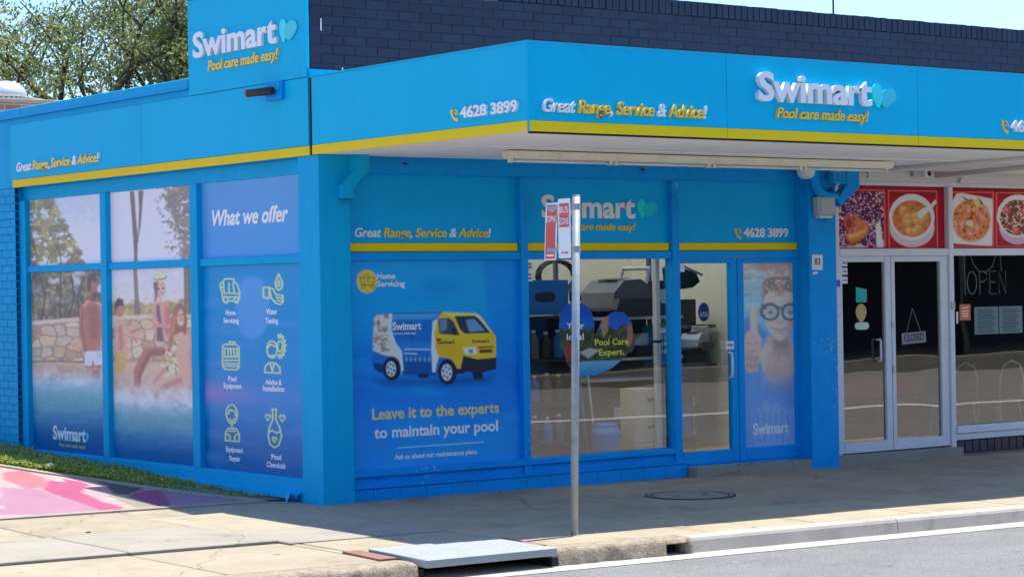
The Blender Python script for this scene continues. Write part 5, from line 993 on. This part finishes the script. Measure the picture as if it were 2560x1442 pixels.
# ================================================================== FITTINGS ON THE FRONTS
t = thing('batten_light', 'long cream fluorescent batten under the awning in front of the blue shop', 'light fitting', (3.6, -1.22, 3.0))
xs = [1.25, 2.45, 3.65, 4.85, 6.05]
for i in range(4):
    h_ = PR('housing', [(-1.30, 3.097), (-1.14, 3.097), (-1.14, 3.055), (-1.165, 3.03), (-1.275, 3.03), (-1.30, 3.055)], 'x', xs[i] + .002, xs[i + 1] - .002, M['cream_metal'], t)
    TB('tube', [(xs[i] + .05, -1.22, 3.012), (xs[i + 1] - .05, -1.22, 3.012)], .013, M['white_frame'], h_)
    for a in (xs[i] + .02, xs[i + 1] - .05): BX('lamp_holder', (a, a + .03, -1.24, -1.2, 2.995, 3.031), M['cream_metal'], h_)
t = thing('junction_box', 'grey plastic junction box high on the right blue pillar', 'junction box', (6.2, -.15, 2.6))
BX('box', (6.085, 6.335, -.19, -.101, 2.60, 2.80), M['grey_box'], t, .012); BX('cover', (6.115, 6.325, -.20, -.188, 2.615, 2.79), M['grey_box'], t, .006); BX('foot', (6.12, 6.31, -.17, -.101, 2.575, 2.60), M['white_frame'], t, .004); TB('cable', [(6.15, -.12, 2.58), (6.18, -.12, 2.545), (6.25, -.12, 2.545), (6.28, -.12, 2.58)], .005, M['blue_frame'], t, 6)
t = thing('house_number_plate', 'small white plate with number 83 on the right blue pillar', 'number plate', (6.14, -.11, 2.03))
PR('plate', [(6.06, 2.035), (6.215, 2.03), (6.22, 2.19), (6.065, 2.195)], 'y', -.106, -.101, M['white_sign'], t); text('83', 'F', -.106, 6.10, 6.18, 2.09, .065, M['black_plastic'], t, .001, .012)
PR('torn_corner', [(6.07, 1.985), (6.13, 1.99), (6.155, 2.012), (6.12, 2.02), (6.075, 2.01)], 'y', -.1045, -.101, M['white_sign'], t)
t = thing('dome_camera', 'white dome camera under the awning above the right pillar', 'camera', (5.98, -.12, 3.0)); LT('dome', [(.075, .103), (.098, .10), (.098, .05), (.085, .012), (.05, -.012), (.02, -.018)], (5.98, -.12, 3.0), M['white_frame'], t)
t = thing('floodlight', 'small blue louvred floodlight beside the right downpipe', 'floodlight', (6.33, -.2, 2.93)); BX('housing', (6.26, 6.43, -.26, -.16, 2.935, 3.07), M['blue_wall'], t, .006); BX('lens', (6.28, 6.335, -.265, -.258, 2.955, 3.05), M['box_blue'], t); BX('lens', (6.355, 6.41, -.265, -.258, 2.955, 3.05), M['box_blue'], t); TB('bracket', [(6.34, -.2, 2.94), (6.34, -.16, 2.88), (6.34, -.10, 2.87)], .012, M['blue_frame'], t)
t = thing('wall_speaker', 'pale box speaker with round dark driver on the restaurant header', 'speaker', (7.85, .0, 3.03)); BX('housing', (7.86, 7.985, -.06, .029, 3.035, 3.115), M['white_frame'], t, .004); BX('bracket', (7.72, 7.858, -.02, .029, 3.04, 3.11), M['grey_box'], t, .004); bm = bmesh.new(); tube(bm, [(7.925, -.058, 3.078), (7.925, -.066, 3.078)], .028, 16); bm_obj('driver', bm, M['black_plastic'], t)
t = thing('awning_conduit', 'grey pipes run under the awning in front of the restaurant', 'pipe', (6.8, -1.5, 3.05)); TB('pipe', [(6.75, .0, 3.085), (6.72, -1.2, 3.082), (6.68, -3.1, 3.08)], .020, M['header_grey'], t); TB('pipe', [(8.05, -.05, 3.06), (7.75, -1.4, 3.064), (7.4, -3.1, 3.068)], .028, M['header_grey'], t); TB('elbow', [(8.50, .02, 2.99), (8.50, -.02, 3.04), (8.45, -.06, 3.07), (8.05, -.07, 3.07)], .016, M['header_grey'], t); TB('hook', [(7.0, .01, 3.09), (7.0, -.03, 3.06), (7.0, -.02, 3.02)], .012, M['steel'], t)
t = thing('tower_spotlight', 'dark cylindrical spotlight on a blue wall box below the tower sign', 'spotlight', (-.1, .6, 3.65))
BX('wall_box', (-.05, -.013, .43, .70, 3.63, 3.80), M['blue_frame'], t, .006); BX('cover', (-.056, -.0505, .45, .68, 3.715, 3.785), M['blue_wall'], t); TB('lamp_body', [(-.10, .50, 3.71), (-.15, .80, 3.71), (-.155, .83, 3.71)], [.036, .036, .03], M['black_plastic'], t, 12); TB('arm', [(-.05, .56, 3.70), (-.11, .56, 3.705)], .012, M['black_plastic'], t); TB('lens_rim', [(-.153, .818, 3.71), (-.1575, .845, 3.71)], .038, M['rust'], t, 12)
# ================================================================== STREET SIGN
t = thing('parking_sign_pole', 'galvanised pole by the kerb carrying a red and a white parking sign', 'sign pole', (.27, -3.31, gz(.27, -3.31)))
BX('base_collar', (.225, .315, -3.355, -3.265, -.055, -.03), M['concrete_grey'], t, .008)
TB('pole', [(.27, -3.31, -.06), (.318, -3.347, 2.60)], .0305, M['steel'], t, 16); TB('pole_cap', [(.3181, -3.3471, 2.598), (.3182, -3.3472, 2.607)], .032, M['steel'], t, 16)
bm = bmesh.new()
def plate(y0, y1, z0, z1, x, m, rnd=.012, dx=0.0, sk=0.0, name='sign_plate'):
    P = []
    for cy, cz, a0 in ((y1 - rnd, z1 - rnd, 0), (y0 + rnd, z1 - rnd, 1), (y0 + rnd, z0 + rnd, 2), (y1 - rnd, z0 + rnd, 3)):
        for k in range(4): a = (a0 + k / 3) * math.pi / 2; P.append((cy + rnd * math.cos(a), cz + rnd * math.sin(a)))
    P = [(p[0] + sk * (z1 - p[1]), p[1]) for p in P]
    return PR(name, P, 'x', x - .0015, x, m, t)
pw = plate(-3.322, -3.168, 2.118, 2.582, .276, M['white_sign'])
BX('red_field', (.2725, .2742, -3.305, -3.185, 2.36, 2.545), M['red_sign'], pw)
text('BUS', 'S', .2722, -3.192, -3.298, 2.47, .052, M['pink_letter'], pw, .0008, .016); text('ZONE', 'S', .2722, -3.189, -3.301, 2.38, .052, M['pink_letter'], pw, .0008, .016)
PR('arrow', [(-3.20, 2.156), (-3.265, 2.156), (-3.265, 2.148), (-3.292, 2.161), (-3.265, 2.174), (-3.265, 2.166), (-3.20, 2.166)], 'x', .2722, .2742, M['red_sign'], pw)
pr = plate(-3.152, -3.0, 2.106, 2.555, .288, M['white_sign'], sk=.07)
BX('red_field', (.2845, .2862, -3.140, -3.012, 2.40, 2.54), M['red_sign'], pr); PR('red_field', [(-3.14 + .020, 2.40), (-3.012 + .012, 2.40), (-3.012 + .030, 2.118), (-3.135 + .030, 2.118)], 'x', .2845, .2862, M['red_sign'], pr)
text('NO', 'S', .2842, -3.045, -3.105, 2.485, .04, M['pink_letter'], pr, .0008, .014); text('STOPPING', 'S', .2842, -3.008, -3.135, 2.405, .048, M['pink_letter'], pr, .0008, .012)
BX('white_bar', (.2838, .2843, -3.095, -3.0, 2.135, 2.152), M['pink_letter'], pr)
BX('mounting_bar', (.277, .287, -3.33, -3.02, 2.50, 2.53), M['steel'], t); BX('mounting_bar', (.277, .287, -3.33, -3.02, 2.17, 2.20), M['steel'], t)
bm = bmesh.new(); tube(bm, [(.315, -3.345, 2.49), (.3155, -3.3455, 2.54)], .036, 14); bm_obj('clamp', bm, M['steel'], t); bm = bmesh.new(); tube(bm, [(.310, -3.341, 2.16), (.3105, -3.3415, 2.21)], .036, 14); bm_obj('clamp', bm, M['steel'], t)
# ================================================================== STOCK INSIDE THE POOL SHOP
t = thing('display_stand', 'blue headed display stand with bottles, left behind the shop window', 'display stand', (3.2, .8, .04))
BX('header_board', (2.80, 3.50, .78, .82, 1.62, 1.97), M['box_blue'], t, .004); PR('badge', [(3.20 + .13 * (abs(math.cos(a)) ** .4) * math.copysign(1, math.cos(a)), 1.80 + .05 * math.sin(a)) for a in [k * 6.2832 / 16 for k in range(16)]], 'y', .775, .779, M['dark_plastic'], t)
for z in (.30, .72, 1.15, 1.58): BX('shelf', (2.80, 3.46, .70, 1.05, z, z + .03), M['dark_plastic'], t)
BX('back_panel', (2.80, 3.46, 1.06, 1.08, .04, 1.61), M['box_blue'], t)
for a in (2.80, 3.44): BX('upright', (a, a + .02, .70, 1.06, .04, 1.61), M['dark_plastic'], t)
def bottle(x, y, z, r, h, m, lab):
    t = thing('chemical_bottle', lab, 'bottle', (x, y, z), 'chemical bottles on the display stand'); LT('body', [(r * .92, 0), (r, .01), (r, h * .62), (r * .8, h * .74), (r * .35, h * .84), (r * .35, h * .9)], (x, y, z), m, t, 14); LT('cap', [(r * .42, h * .9), (r * .42, h)], (x, y, z), M['white_frame'], t, 12)
posn = ('far left', 'left of centre', 'right of centre', 'far right')
for j, (z, nm) in enumerate(((.33, 'bottom'), (.75, 'middle'), (1.18, 'upper'))):
    for k in range(4): bottle(2.90 + k * .155, .80, z, .06, .27 + .02 * ((j + k) % 2), M[('grey_plastic', 'dark_plastic', 'box_blue')[(j + k) % 3]], '%s bottle %s on the %s shelf of the display stand' % (('grey', 'black', 'blue')[(j + k) % 3], posn[k], nm))
def robot(x, y, z, rz, s, lab, top):
    t = thing('pool_robot', lab, 'pool cleaner', (x, y, z), 'robotic pool cleaners'); parts = []
    def loc(px, py, pz): c_, s_ = math.cos(rz), math.sin(rz); return (x + s * (px * c_ - py * s_), y + s * (px * s_ + py * c_), z + s * pz)
    def P(nm, pts, a, b, m):
        bm = bmesh.new(); va = [bm.verts.new(loc(p[0], a, p[1])) for p in pts]; vb = [bm.verts.new(loc(p[0], b, p[1])) for p in pts]; n = len(pts); bm.faces.new(va); bm.faces.new(vb[::-1])
        for i in range(n): bm.faces.new((va[i], vb[i], vb[(i + 1) % n], va[(i + 1) % n]))
        bm_obj(nm, bm, m, t)
    P('body', [(-.30, .08), (-.26, .20), (-.12, .30), (.12, .31), (.26, .24), (.32, .10), (.30, .05), (-.28, .05)], -.17, .17, top)
    for sgn in (-1, 1): P('track', [(-.33, .06), (-.28, .15), (.28, .15), (.34, .07), (.30, 0), (-.29, 0)], sgn * .175, sgn * .24, M['black_plastic'])
    P('window', [(-.14, .305), (.05, .318), (.05, .322), (-.14, .309)], -.10, .10, M['dark_plastic'])
    bm = bmesh.new(); tube(bm, [loc(.22, -.14, .26), loc(.30, -.14, .40), loc(.30, .14, .40), loc(.22, .14, .26)], .018 * s, 6); bm_obj('handle', bm, M['pale_plastic'], t)
t = thing('wall_shelf', 'grey shop shelving with pool cleaners, right behind the shop window', 'shelving', (4.5, 1.1, .04))
for z in (.95, 1.16, 1.58): BX('shelf', (3.75, 5.05, .80, 1.35, z - .03, z), M['pale_plastic'], t)
for a in (3.75, 5.02): BX('upright', (a, a + .03, 1.30, 1.35, .04, 2.3), M['grey_plastic'], t)
BX('back_panel', (3.78, 5.02, 1.36, 1.37, .04, 1.56), M['dark_plastic'], t)
robot(4.35, 1.05, 1.58, .25, 1.25, 'large grey robotic pool cleaner on the top shelf', M['grey_plastic']); robot(4.62, 1.0, 1.16, .1, .8, 'small white and blue pool cleaner on the second shelf', M['pale_plastic']); robot(4.05, 1.02, 1.16, -.2, .8, 'small dark pool cleaner on the second shelf', M['dark_plastic'])
def carton(x0, x1, y0, y1, z0, z1, lab):
    t = thing('carton', lab, 'box', ((x0 + x1) / 2, (y0 + y1) / 2, z0), 'cartons stacked inside the window'); BX('box', (x0, x1, y0, y1, z0, z1), M['carton'], t, .004); BX('tape', (x0 - .001, x1 + .001, y0 - .0015, y0 - .0005, z1 - .03, z1 - .012), M['cream_metal'], t); BX('print', (x0 + .16, x0 + .25, y0 - .0015, y0 - .0005, z0 + .14, z0 + .17), M['ink'], t)
for k, nm in enumerate(('bottom', 'middle', 'top')): carton(3.97, 4.25, .32, .56, .04 + k * .275, .04 + k * .275 + .27, 'tan carton at the %s of the stack behind the shop window' % nm)
def stock(x0, x1, y0, y1, z0, z1, m, lab, cat='box', nm='stock_box'):
    t = thing(nm, lab, cat, ((x0 + x1) / 2, (y0 + y1) / 2, z0)); BX('box', (x0, x1, y0, y1, z0, z1), m, t, .005); BX('label_panel', (x0 + .03, x1 - .04, y0 - .003, y0 - .0005, z0 + (z1 - z0) * .35, z0 + (z1 - z0) * .75), M['white_sign'] if m is not M['pale_plastic'] else M['box_blue'], t)
stock(4.10, 4.38, .86, 1.2, .04, .42, M['box_blue'], 'blue stock box on the floor left of the carton stack'); stock(4.12, 4.36, .88, 1.2, .421, .72, M['grey_plastic'], 'grey stock box on top of the blue floor box'); stock(4.60, 4.90, .9, 1.2, .04, .5, M['pale_plastic'], 'pale stock box on the floor right of the carton stack'); stock(4.62, 4.86, .92, 1.2, .501, .86, M['box_blue'], 'blue stock box on top of the pale floor box')
stock(3.80, 3.98, .95, 1.25, 1.161, 1.40, M['box_blue'], 'small blue box at the left end of the second shelf'); stock(4.86, 5.0, .95, 1.25, 1.161, 1.45, M['carton'], 'small tan box at the right end of the second shelf'); stock(4.80, 5.0, .95, 1.25, 1.581, 1.95, M['dark_plastic'], 'black box at the right end of the top shelf')
for k, (x, lab) in enumerate(((3.55, 'long blue telescopic pole leaning left in the shop window'), (3.66, 'long grey telescopic pole leaning in the middle of the shop window'))):
    t = thing('pool_pole', lab, 'pole', (x, .6, .04)); TB('shaft', [(x, .55, .04), (x + .12, .95, 1.75)], .013, M['box_blue'] if k == 0 else M['pale_plastic'], t, 8); TB('grip', [(x + .12, .95, 1.75), (x + .128, .98, 1.88)], .017, M['black_plastic'], t, 8)
t = thing('coiled_hose', 'dark coiled hose hanging on the cream wall behind the shop window', 'hose', (3.9, 2.6, 1.9))
TB('coil', [(4.75 + .26 * math.cos(a), 2.60 - .004 * a, 2.02 + .17 * math.sin(a)) for a in [k * .4 for k in range(48)]], .022, M['dark_plastic'], t, 6)
t = thing('blue_drum', 'bright blue plastic drum on the floor behind the shop window', 'drum', (3.70, .47, .04)); LT('body', [(.13, 0), (.145, .02), (.145, .36), (.15, .37), (.15, .39), (.145, .40), (.12, .45)], (3.70, .47, .04), M['drum_blue'], t, 24); LT('lid', [(.122, .45), (.122, .48), (.05, .49)], (3.70, .47, .04), M['drum_blue'], t, 24)
t = thing('window_post', 'white painted post just inside the shop window by the door', 'post', (4.22, .35, .04)); BX('post', (4.20, 4.255, .24, .30, .04, 3.1), M['white_frame'], t, .004); BX('bracket', (4.14, 4.26, .225, .239, 1.32, 1.345), M['black_plastic'], t)
t = thing('stock_tub', 'grey plastic tub on a blue crate behind the glass door', 'tub', (4.95, .95, .04)); PR('tub', [(4.66, 1.05), (5.16, 1.05), (5.13, .74), (5.0, .66), (4.80, .66), (4.69, .74)], 'y', .7, 1.05, M['grey_plastic'], t); BX('crate', (4.72, 5.10, .72, 1.03, .32, .655), M['box_blue'], t, .01); BX('pallet', (4.70, 5.12, .7, 1.05, .04, .319), M['dark_plastic'], t, .01)
t = thing('hanging_net', 'black leaf net hanging in the top of the glass door', 'pool net', (4.75, .6, 2.0)); PR('bag', [(4.62, 2.08), (4.80, 2.09), (5.05, 2.02), (5.10, 1.93), (5.0, 1.87), (4.78, 1.85), (4.64, 1.92)], 'y', .58, .63, M['black_plastic'], t); TB('rim', [(4.60, .57, 2.09), (4.85, .57, 2.10), (5.12, .57, 2.0)], .014, M['grey_box'], t)
t = thing('pump_box', 'blue box with white print behind the glass door', 'box', (4.80, .75, 1.05)); BX('box', (4.62, 4.92, .70, .95, 1.06, 1.47), M['box_blue'], t, .004); BX('label_top', (4.64, 4.86, .694, .699, 1.40, 1.455), M['white_sign'], t); 
for k, (tx, z) in enumerate((('12 IN', 1.34), ('1827', 1.27), ('1827', 1.19))): text(tx, 'F', .699, 4.66, 4.82, z, .045, M['white_letter'], t, .001, .012)
t = thing('hanging_tag', 'round violet and white tag hanging behind the glass door', 'tag', (5.25, .7, 1.6)); PR('disc', [(5.22 + .075 * math.sin(a), 1.61 + .1 * math.cos(a)) for a in [k * 6.2832 / 20 for k in range(20)]], 'y', .66, .668, M['tag_violet'], t); BX('band', (5.165, 5.275, .655, .6595, 1.56, 1.61), M['white_sign'], t)
robot(5.25, .85, 1.2, .5, .62, 'small pale pool cleaner behind the glass door', M['pale_plastic'])
t = thing('dark_shelving', 'dark shelving with boxes deep inside behind the glass door', 'shelving', (5.6, 1.6, .04)); BX('back_panel', (5.25, 6.15, 1.9, 1.95, .04, 1.45), M['grey_plastic'], t)
for z in (.5, 1.0, 1.42): BX('shelf', (5.25, 6.15, 1.5, 1.9, z, z + .04), M['grey_plastic'], t)
for z, x in ((1.04, 5.35), (1.04, 5.75), (.54, 5.4), (1.46, 5.6)): BX('stock_box', (x, x + .3, 1.55, 1.8, z + .001, z + .28), M['box_blue'] if x < 5.5 else M['black_plastic'], t)
# ================================================================== THINGS ON THE GROUND
t = thing('white_stone', 'small white stone lying in the weeds at the foot of the side wall', 'stone', (-.98, 3.45, .2))
bm = bmesh.new(); bmesh.ops.create_icosphere(bm, subdivisions=3, radius=1)
for v in bm.verts:
    q = v.co.copy(); k = 1 + .25 * math.sin(q.x * 3 + 1) * math.cos(q.y * 2.3) + .12 * math.sin(q.z * 5); v.co = Vector((-.97 + q.x * .045 * k, 3.40 + q.y * .05 * k, bed_z(-.97, 3.4) + .06 + q.z * .03 * k))
bm_obj('stone', bm, M['white_stone'], t, True)
def litter(x, y, lab, m, s=.03):
    bm = bmesh.new(); z = gz(x, y) + .004; P = [(x + s * math.cos(a) * random.uniform(.5, 1.1), y + s * .6 * math.sin(a) * random.uniform(.5, 1.1)) for a in [k * 1.05 for k in range(6)]]
    prism(bm, P, 'z', z, z + .008); o = bm_obj('litter', bm, m); tag(o, lab, 'litter')
litter(-2.6, -.75, 'small dark leaf lying on the sunlit footpath', M['dirt'], .035); litter(-3.2, -1.5, 'white paper scrap on the grey left footpath slab', M['white_sign'], .03); litter(.15, -.06, 'dark scrap of rubbish at the corner pillar base', M['black_plastic'], .06)
# ================================================================== BEHIND: BRICK BUILDING, VENTILATOR, TREES, MAST
bk = thing('brick_building', 'low red brick building behind the blue shop on the left', 'building', (2, 10.5, 0))
m = bpy.data.materials.new('far_brick'); m.use_nodes = True; n_ = m.node_tree.nodes; l_ = m.node_tree.links; p_ = n_['Principled BSDF']
tc = n_.new('ShaderNodeNewGeometry'); mp = n_.new('ShaderNodeMapping'); mp.inputs['Rotation'].default_value = (math.pi / 2, 0, 0); l_.new(tc.outputs['Position'], mp.inputs[0])
br = n_.new('ShaderNodeTexBrick'); br.inputs['Scale'].default_value = 1; br.inputs['Brick Width'].default_value = .24; br.inputs['Row Height'].default_value = .086; br.inputs['Mortar Size'].default_value = .006
br.inputs[1].default_value = (*L(160, 112, 96), 1); br.inputs[2].default_value = (*L(128, 84, 74), 1); br.inputs[3].default_value = (*L(170, 160, 148), 1); l_.new(mp.outputs[0], br.inputs[0]); l_.new(br.outputs[0], p_.inputs['Base Color']); p_.inputs['Roughness'].default_value = .85
BX('wall', (.6, 6.5, 11.0, 11.25, 0, 4.50), m, bk); BX('side_wall', (.6, .85, 11.25, 20, 0, 4.50), m, bk); BX('coping', (.57, 6.5, 10.97, 11.28, 4.50, 4.55), M['mortar'], bk, .01); BX('roof', (.86, 6.4, 11.29, 20, 4.3, 4.36), M['galv_roof'], bk)
t = thing('roof_ventilator', 'white domed roof ventilator above the brick wall on the left', 'ventilator', (2.46, 11.9, 4.26))
LT('dome', [(.26, .40), (.29, .38), (.285, .44), (.25, .52), (.17, .58), (.06, .61)], (2.46, 11.9, 4.26), M['galv_roof'], t, 28); LT('throat', [(.2, -.05), (.2, .2), (.25, .24), (.25, .39)], (2.46, 11.9, 4.26), M['galv_roof'], t, 28)
vm = brick_mesh(.012, .03, .17, M['galv_roof'], 'vane', 0)
for k in range(24): a = k * 2 * math.pi / 24; inst('vane', vm, (2.46 + .27 * math.cos(a), 11.9 + .27 * math.sin(a), 4.55), t, (0, 0, a + .5))
t = thing('roof_pipe', 'thin white pipe sloping down from the roof ventilator', 'pipe', (2.9, 11.6, 4.5)); TB('pipe', [(2.72, 11.9, 4.66), (3.0, 11.6, 4.58), (3.3, 11.3, 4.555)], .02, M['galv_roof'], t)
t = thing('roof_mast', 'thin dark antenna mast rising above the navy parapet', 'mast', (8.56, 2, 3.54)); TB('pole', [(8.56, 2, 3.5), (8.57, 2, 6.6)], .012, M['black_plastic'], t, 6); 
for z in (5.9, 6.2, 6.45): TB('crossbar', [(8.3, 2, z), (8.85, 2, z)], .006, M['steel'], t, 5)
def gum_tree(x, y, h, cr, seed, label, nb=9, leaf='gum_leaf', dens=1.0, z0=.27):
    r = random.Random(seed); t = thing('gum_tree', label, 'tree', (x, y, -1.1), 'gum trees behind the shops'); bm = bmesh.new(); tips = []
    base = Vector((x, y, -1.2)); top = Vector((x + r.uniform(-.5, .5), y + r.uniform(-.5, .5), h * z0))
    tube(bm, [base, base.lerp(top, .5) + Vector((.1, .05, 0)), top], [.34, .27, .22], 9)
    def grow(p, d, ln, rad, lv):
        pts = [p]; q = p.copy(); dd = d.copy()
        for k in range(4):
            dd = (dd + Vector((r.uniform(-.3, .3), r.uniform(-.3, .3), r.uniform(-.08, .22)))).normalized(); q = q + dd * ln / 4; pts.append(q.copy())
        tube(bm, pts, [rad, rad * .85, rad * .7, rad * .55, rad * .42], 6 if lv < 2 else 5, cap=False)
        if lv >= 3: tips.append((q, 1.0)); tips.append((pts[2], .8)); return
        if lv == 2: tips.append((q, .95)); tips.append((pts[2], .8))
        for k in range(3 if lv else 4):
            a = r.uniform(0, 6.28); s = Vector((math.cos(a), math.sin(a), r.uniform(-.15, .7))).normalized(); grow(pts[r.choice((2, 3, 4, 4))], (dd * .75 + s).normalized(), ln * r.uniform(.55, .78), rad * .45, lv + 1)
    for k in range(nb):
        a = k * 6.28 / nb + r.uniform(-.3, .3); grow(top + Vector((0, 0, -r.uniform(0, h * .06))), Vector((math.cos(a) * cr, math.sin(a) * cr, r.uniform(.35, 1.3) * h * .34)).normalized(), h * r.uniform(.20, .30), .15, 1 if k else 0)
    for k in range(5):
        a = r.uniform(0, 6.28); grow(top + Vector((0, 0, -r.uniform(.1, .8))), Vector((math.cos(a), math.sin(a), r.uniform(.15, .5))).normalized(), h * r.uniform(.18, .26), .10, 2)
    bm_obj('trunk', bm, M['bark'], t, True)
    g = np.random.default_rng(seed); VV = []; 
    for p, s in tips:
        n = int(215 * dens * s); d = g.normal(0, 1, (n, 3)); d /= np.linalg.norm(d, axis=1)[:, None]; rad = (g.random(n) ** .45)[:, None] * np.array([.66, .66, .42]) * s * g.uniform(.75, 1.25)
        c0 = np.array(p) + d * rad + np.array([0, 0, .06]); ax = g.normal(0, 1, (n, 3)); ax[:, 2] -= .55; ax /= np.linalg.norm(ax, axis=1)[:, None]; b = np.cross(ax, g.normal(0, 1, (n, 3))); b /= np.linalg.norm(b, axis=1)[:, None]
        ln = g.uniform(.032, .07, (n, 1)); wd = ln * .34; VV.append(np.stack([c0 - ax * ln, c0 + b * wd, c0 + ax * ln, c0 - b * wd], 1).reshape(-1, 3))
    V = np.concatenate(VV); nq = len(V) // 4; me = bpy.data.meshes.new('crown'); me.vertices.add(len(V)); me.vertices.foreach_set('co', V.astype(np.float32).ravel()); me.loops.add(nq * 4); me.loops.foreach_set('vertex_index', np.arange(nq * 4, dtype=np.int32)); me.polygons.add(nq); me.polygons.foreach_set('loop_start', (np.arange(nq) * 4).astype(np.int32)); me.update(calc_edges=True)
    link('crown', me, M[leaf], t); return nq
gum_tree(10.4, 24.4, 13.4, 3.4, 4, 'large gum tree with dense olive crown in the middle behind the side wall')
gum_tree(7.4, 27.5, 8.6, 2.6, 9, 'smaller gum tree at the left edge of the photo', 7)
gum_tree(12.6, 23.0, 12.0, 3.0, 15, 'pale gum tree partly hidden behind the tower sign', 8, 'gum_leaf_pale')
# ================================================================== ACROSS THE STREET (seen only as reflections in the glass)
op = thing('opposite_shops', 'dark fronted row of shops with verandah across the street', 'shop row', (20, -30, 0))
BX('wall', (-70, 110, -31, -30.6, -1, 6.0), M['room_dark'], op); BX('verandah', (-70, 110, -30.6, -22.9, 3.2, 3.6), M['grey_plastic'], op); BX('parapet', (-70, 110, -30.62, -30.3, 6.0, 6.4), M['brick_red'], op)
for k in range(16): BX('post', (-55 + k * 9, -54.85 + k * 9, -23.5, -23.35, -.6, 3.2), M['dark_plastic'], op)
o = struct(BX('opposite_footpath', (-70, 110, -30.6, -22.8, -.7, -.08), M['concrete'])) ; o = struct(BX('opposite_kerb', (-70, 110, -23.0, -22.81, -.7, -.05), M['concrete_kerb']))
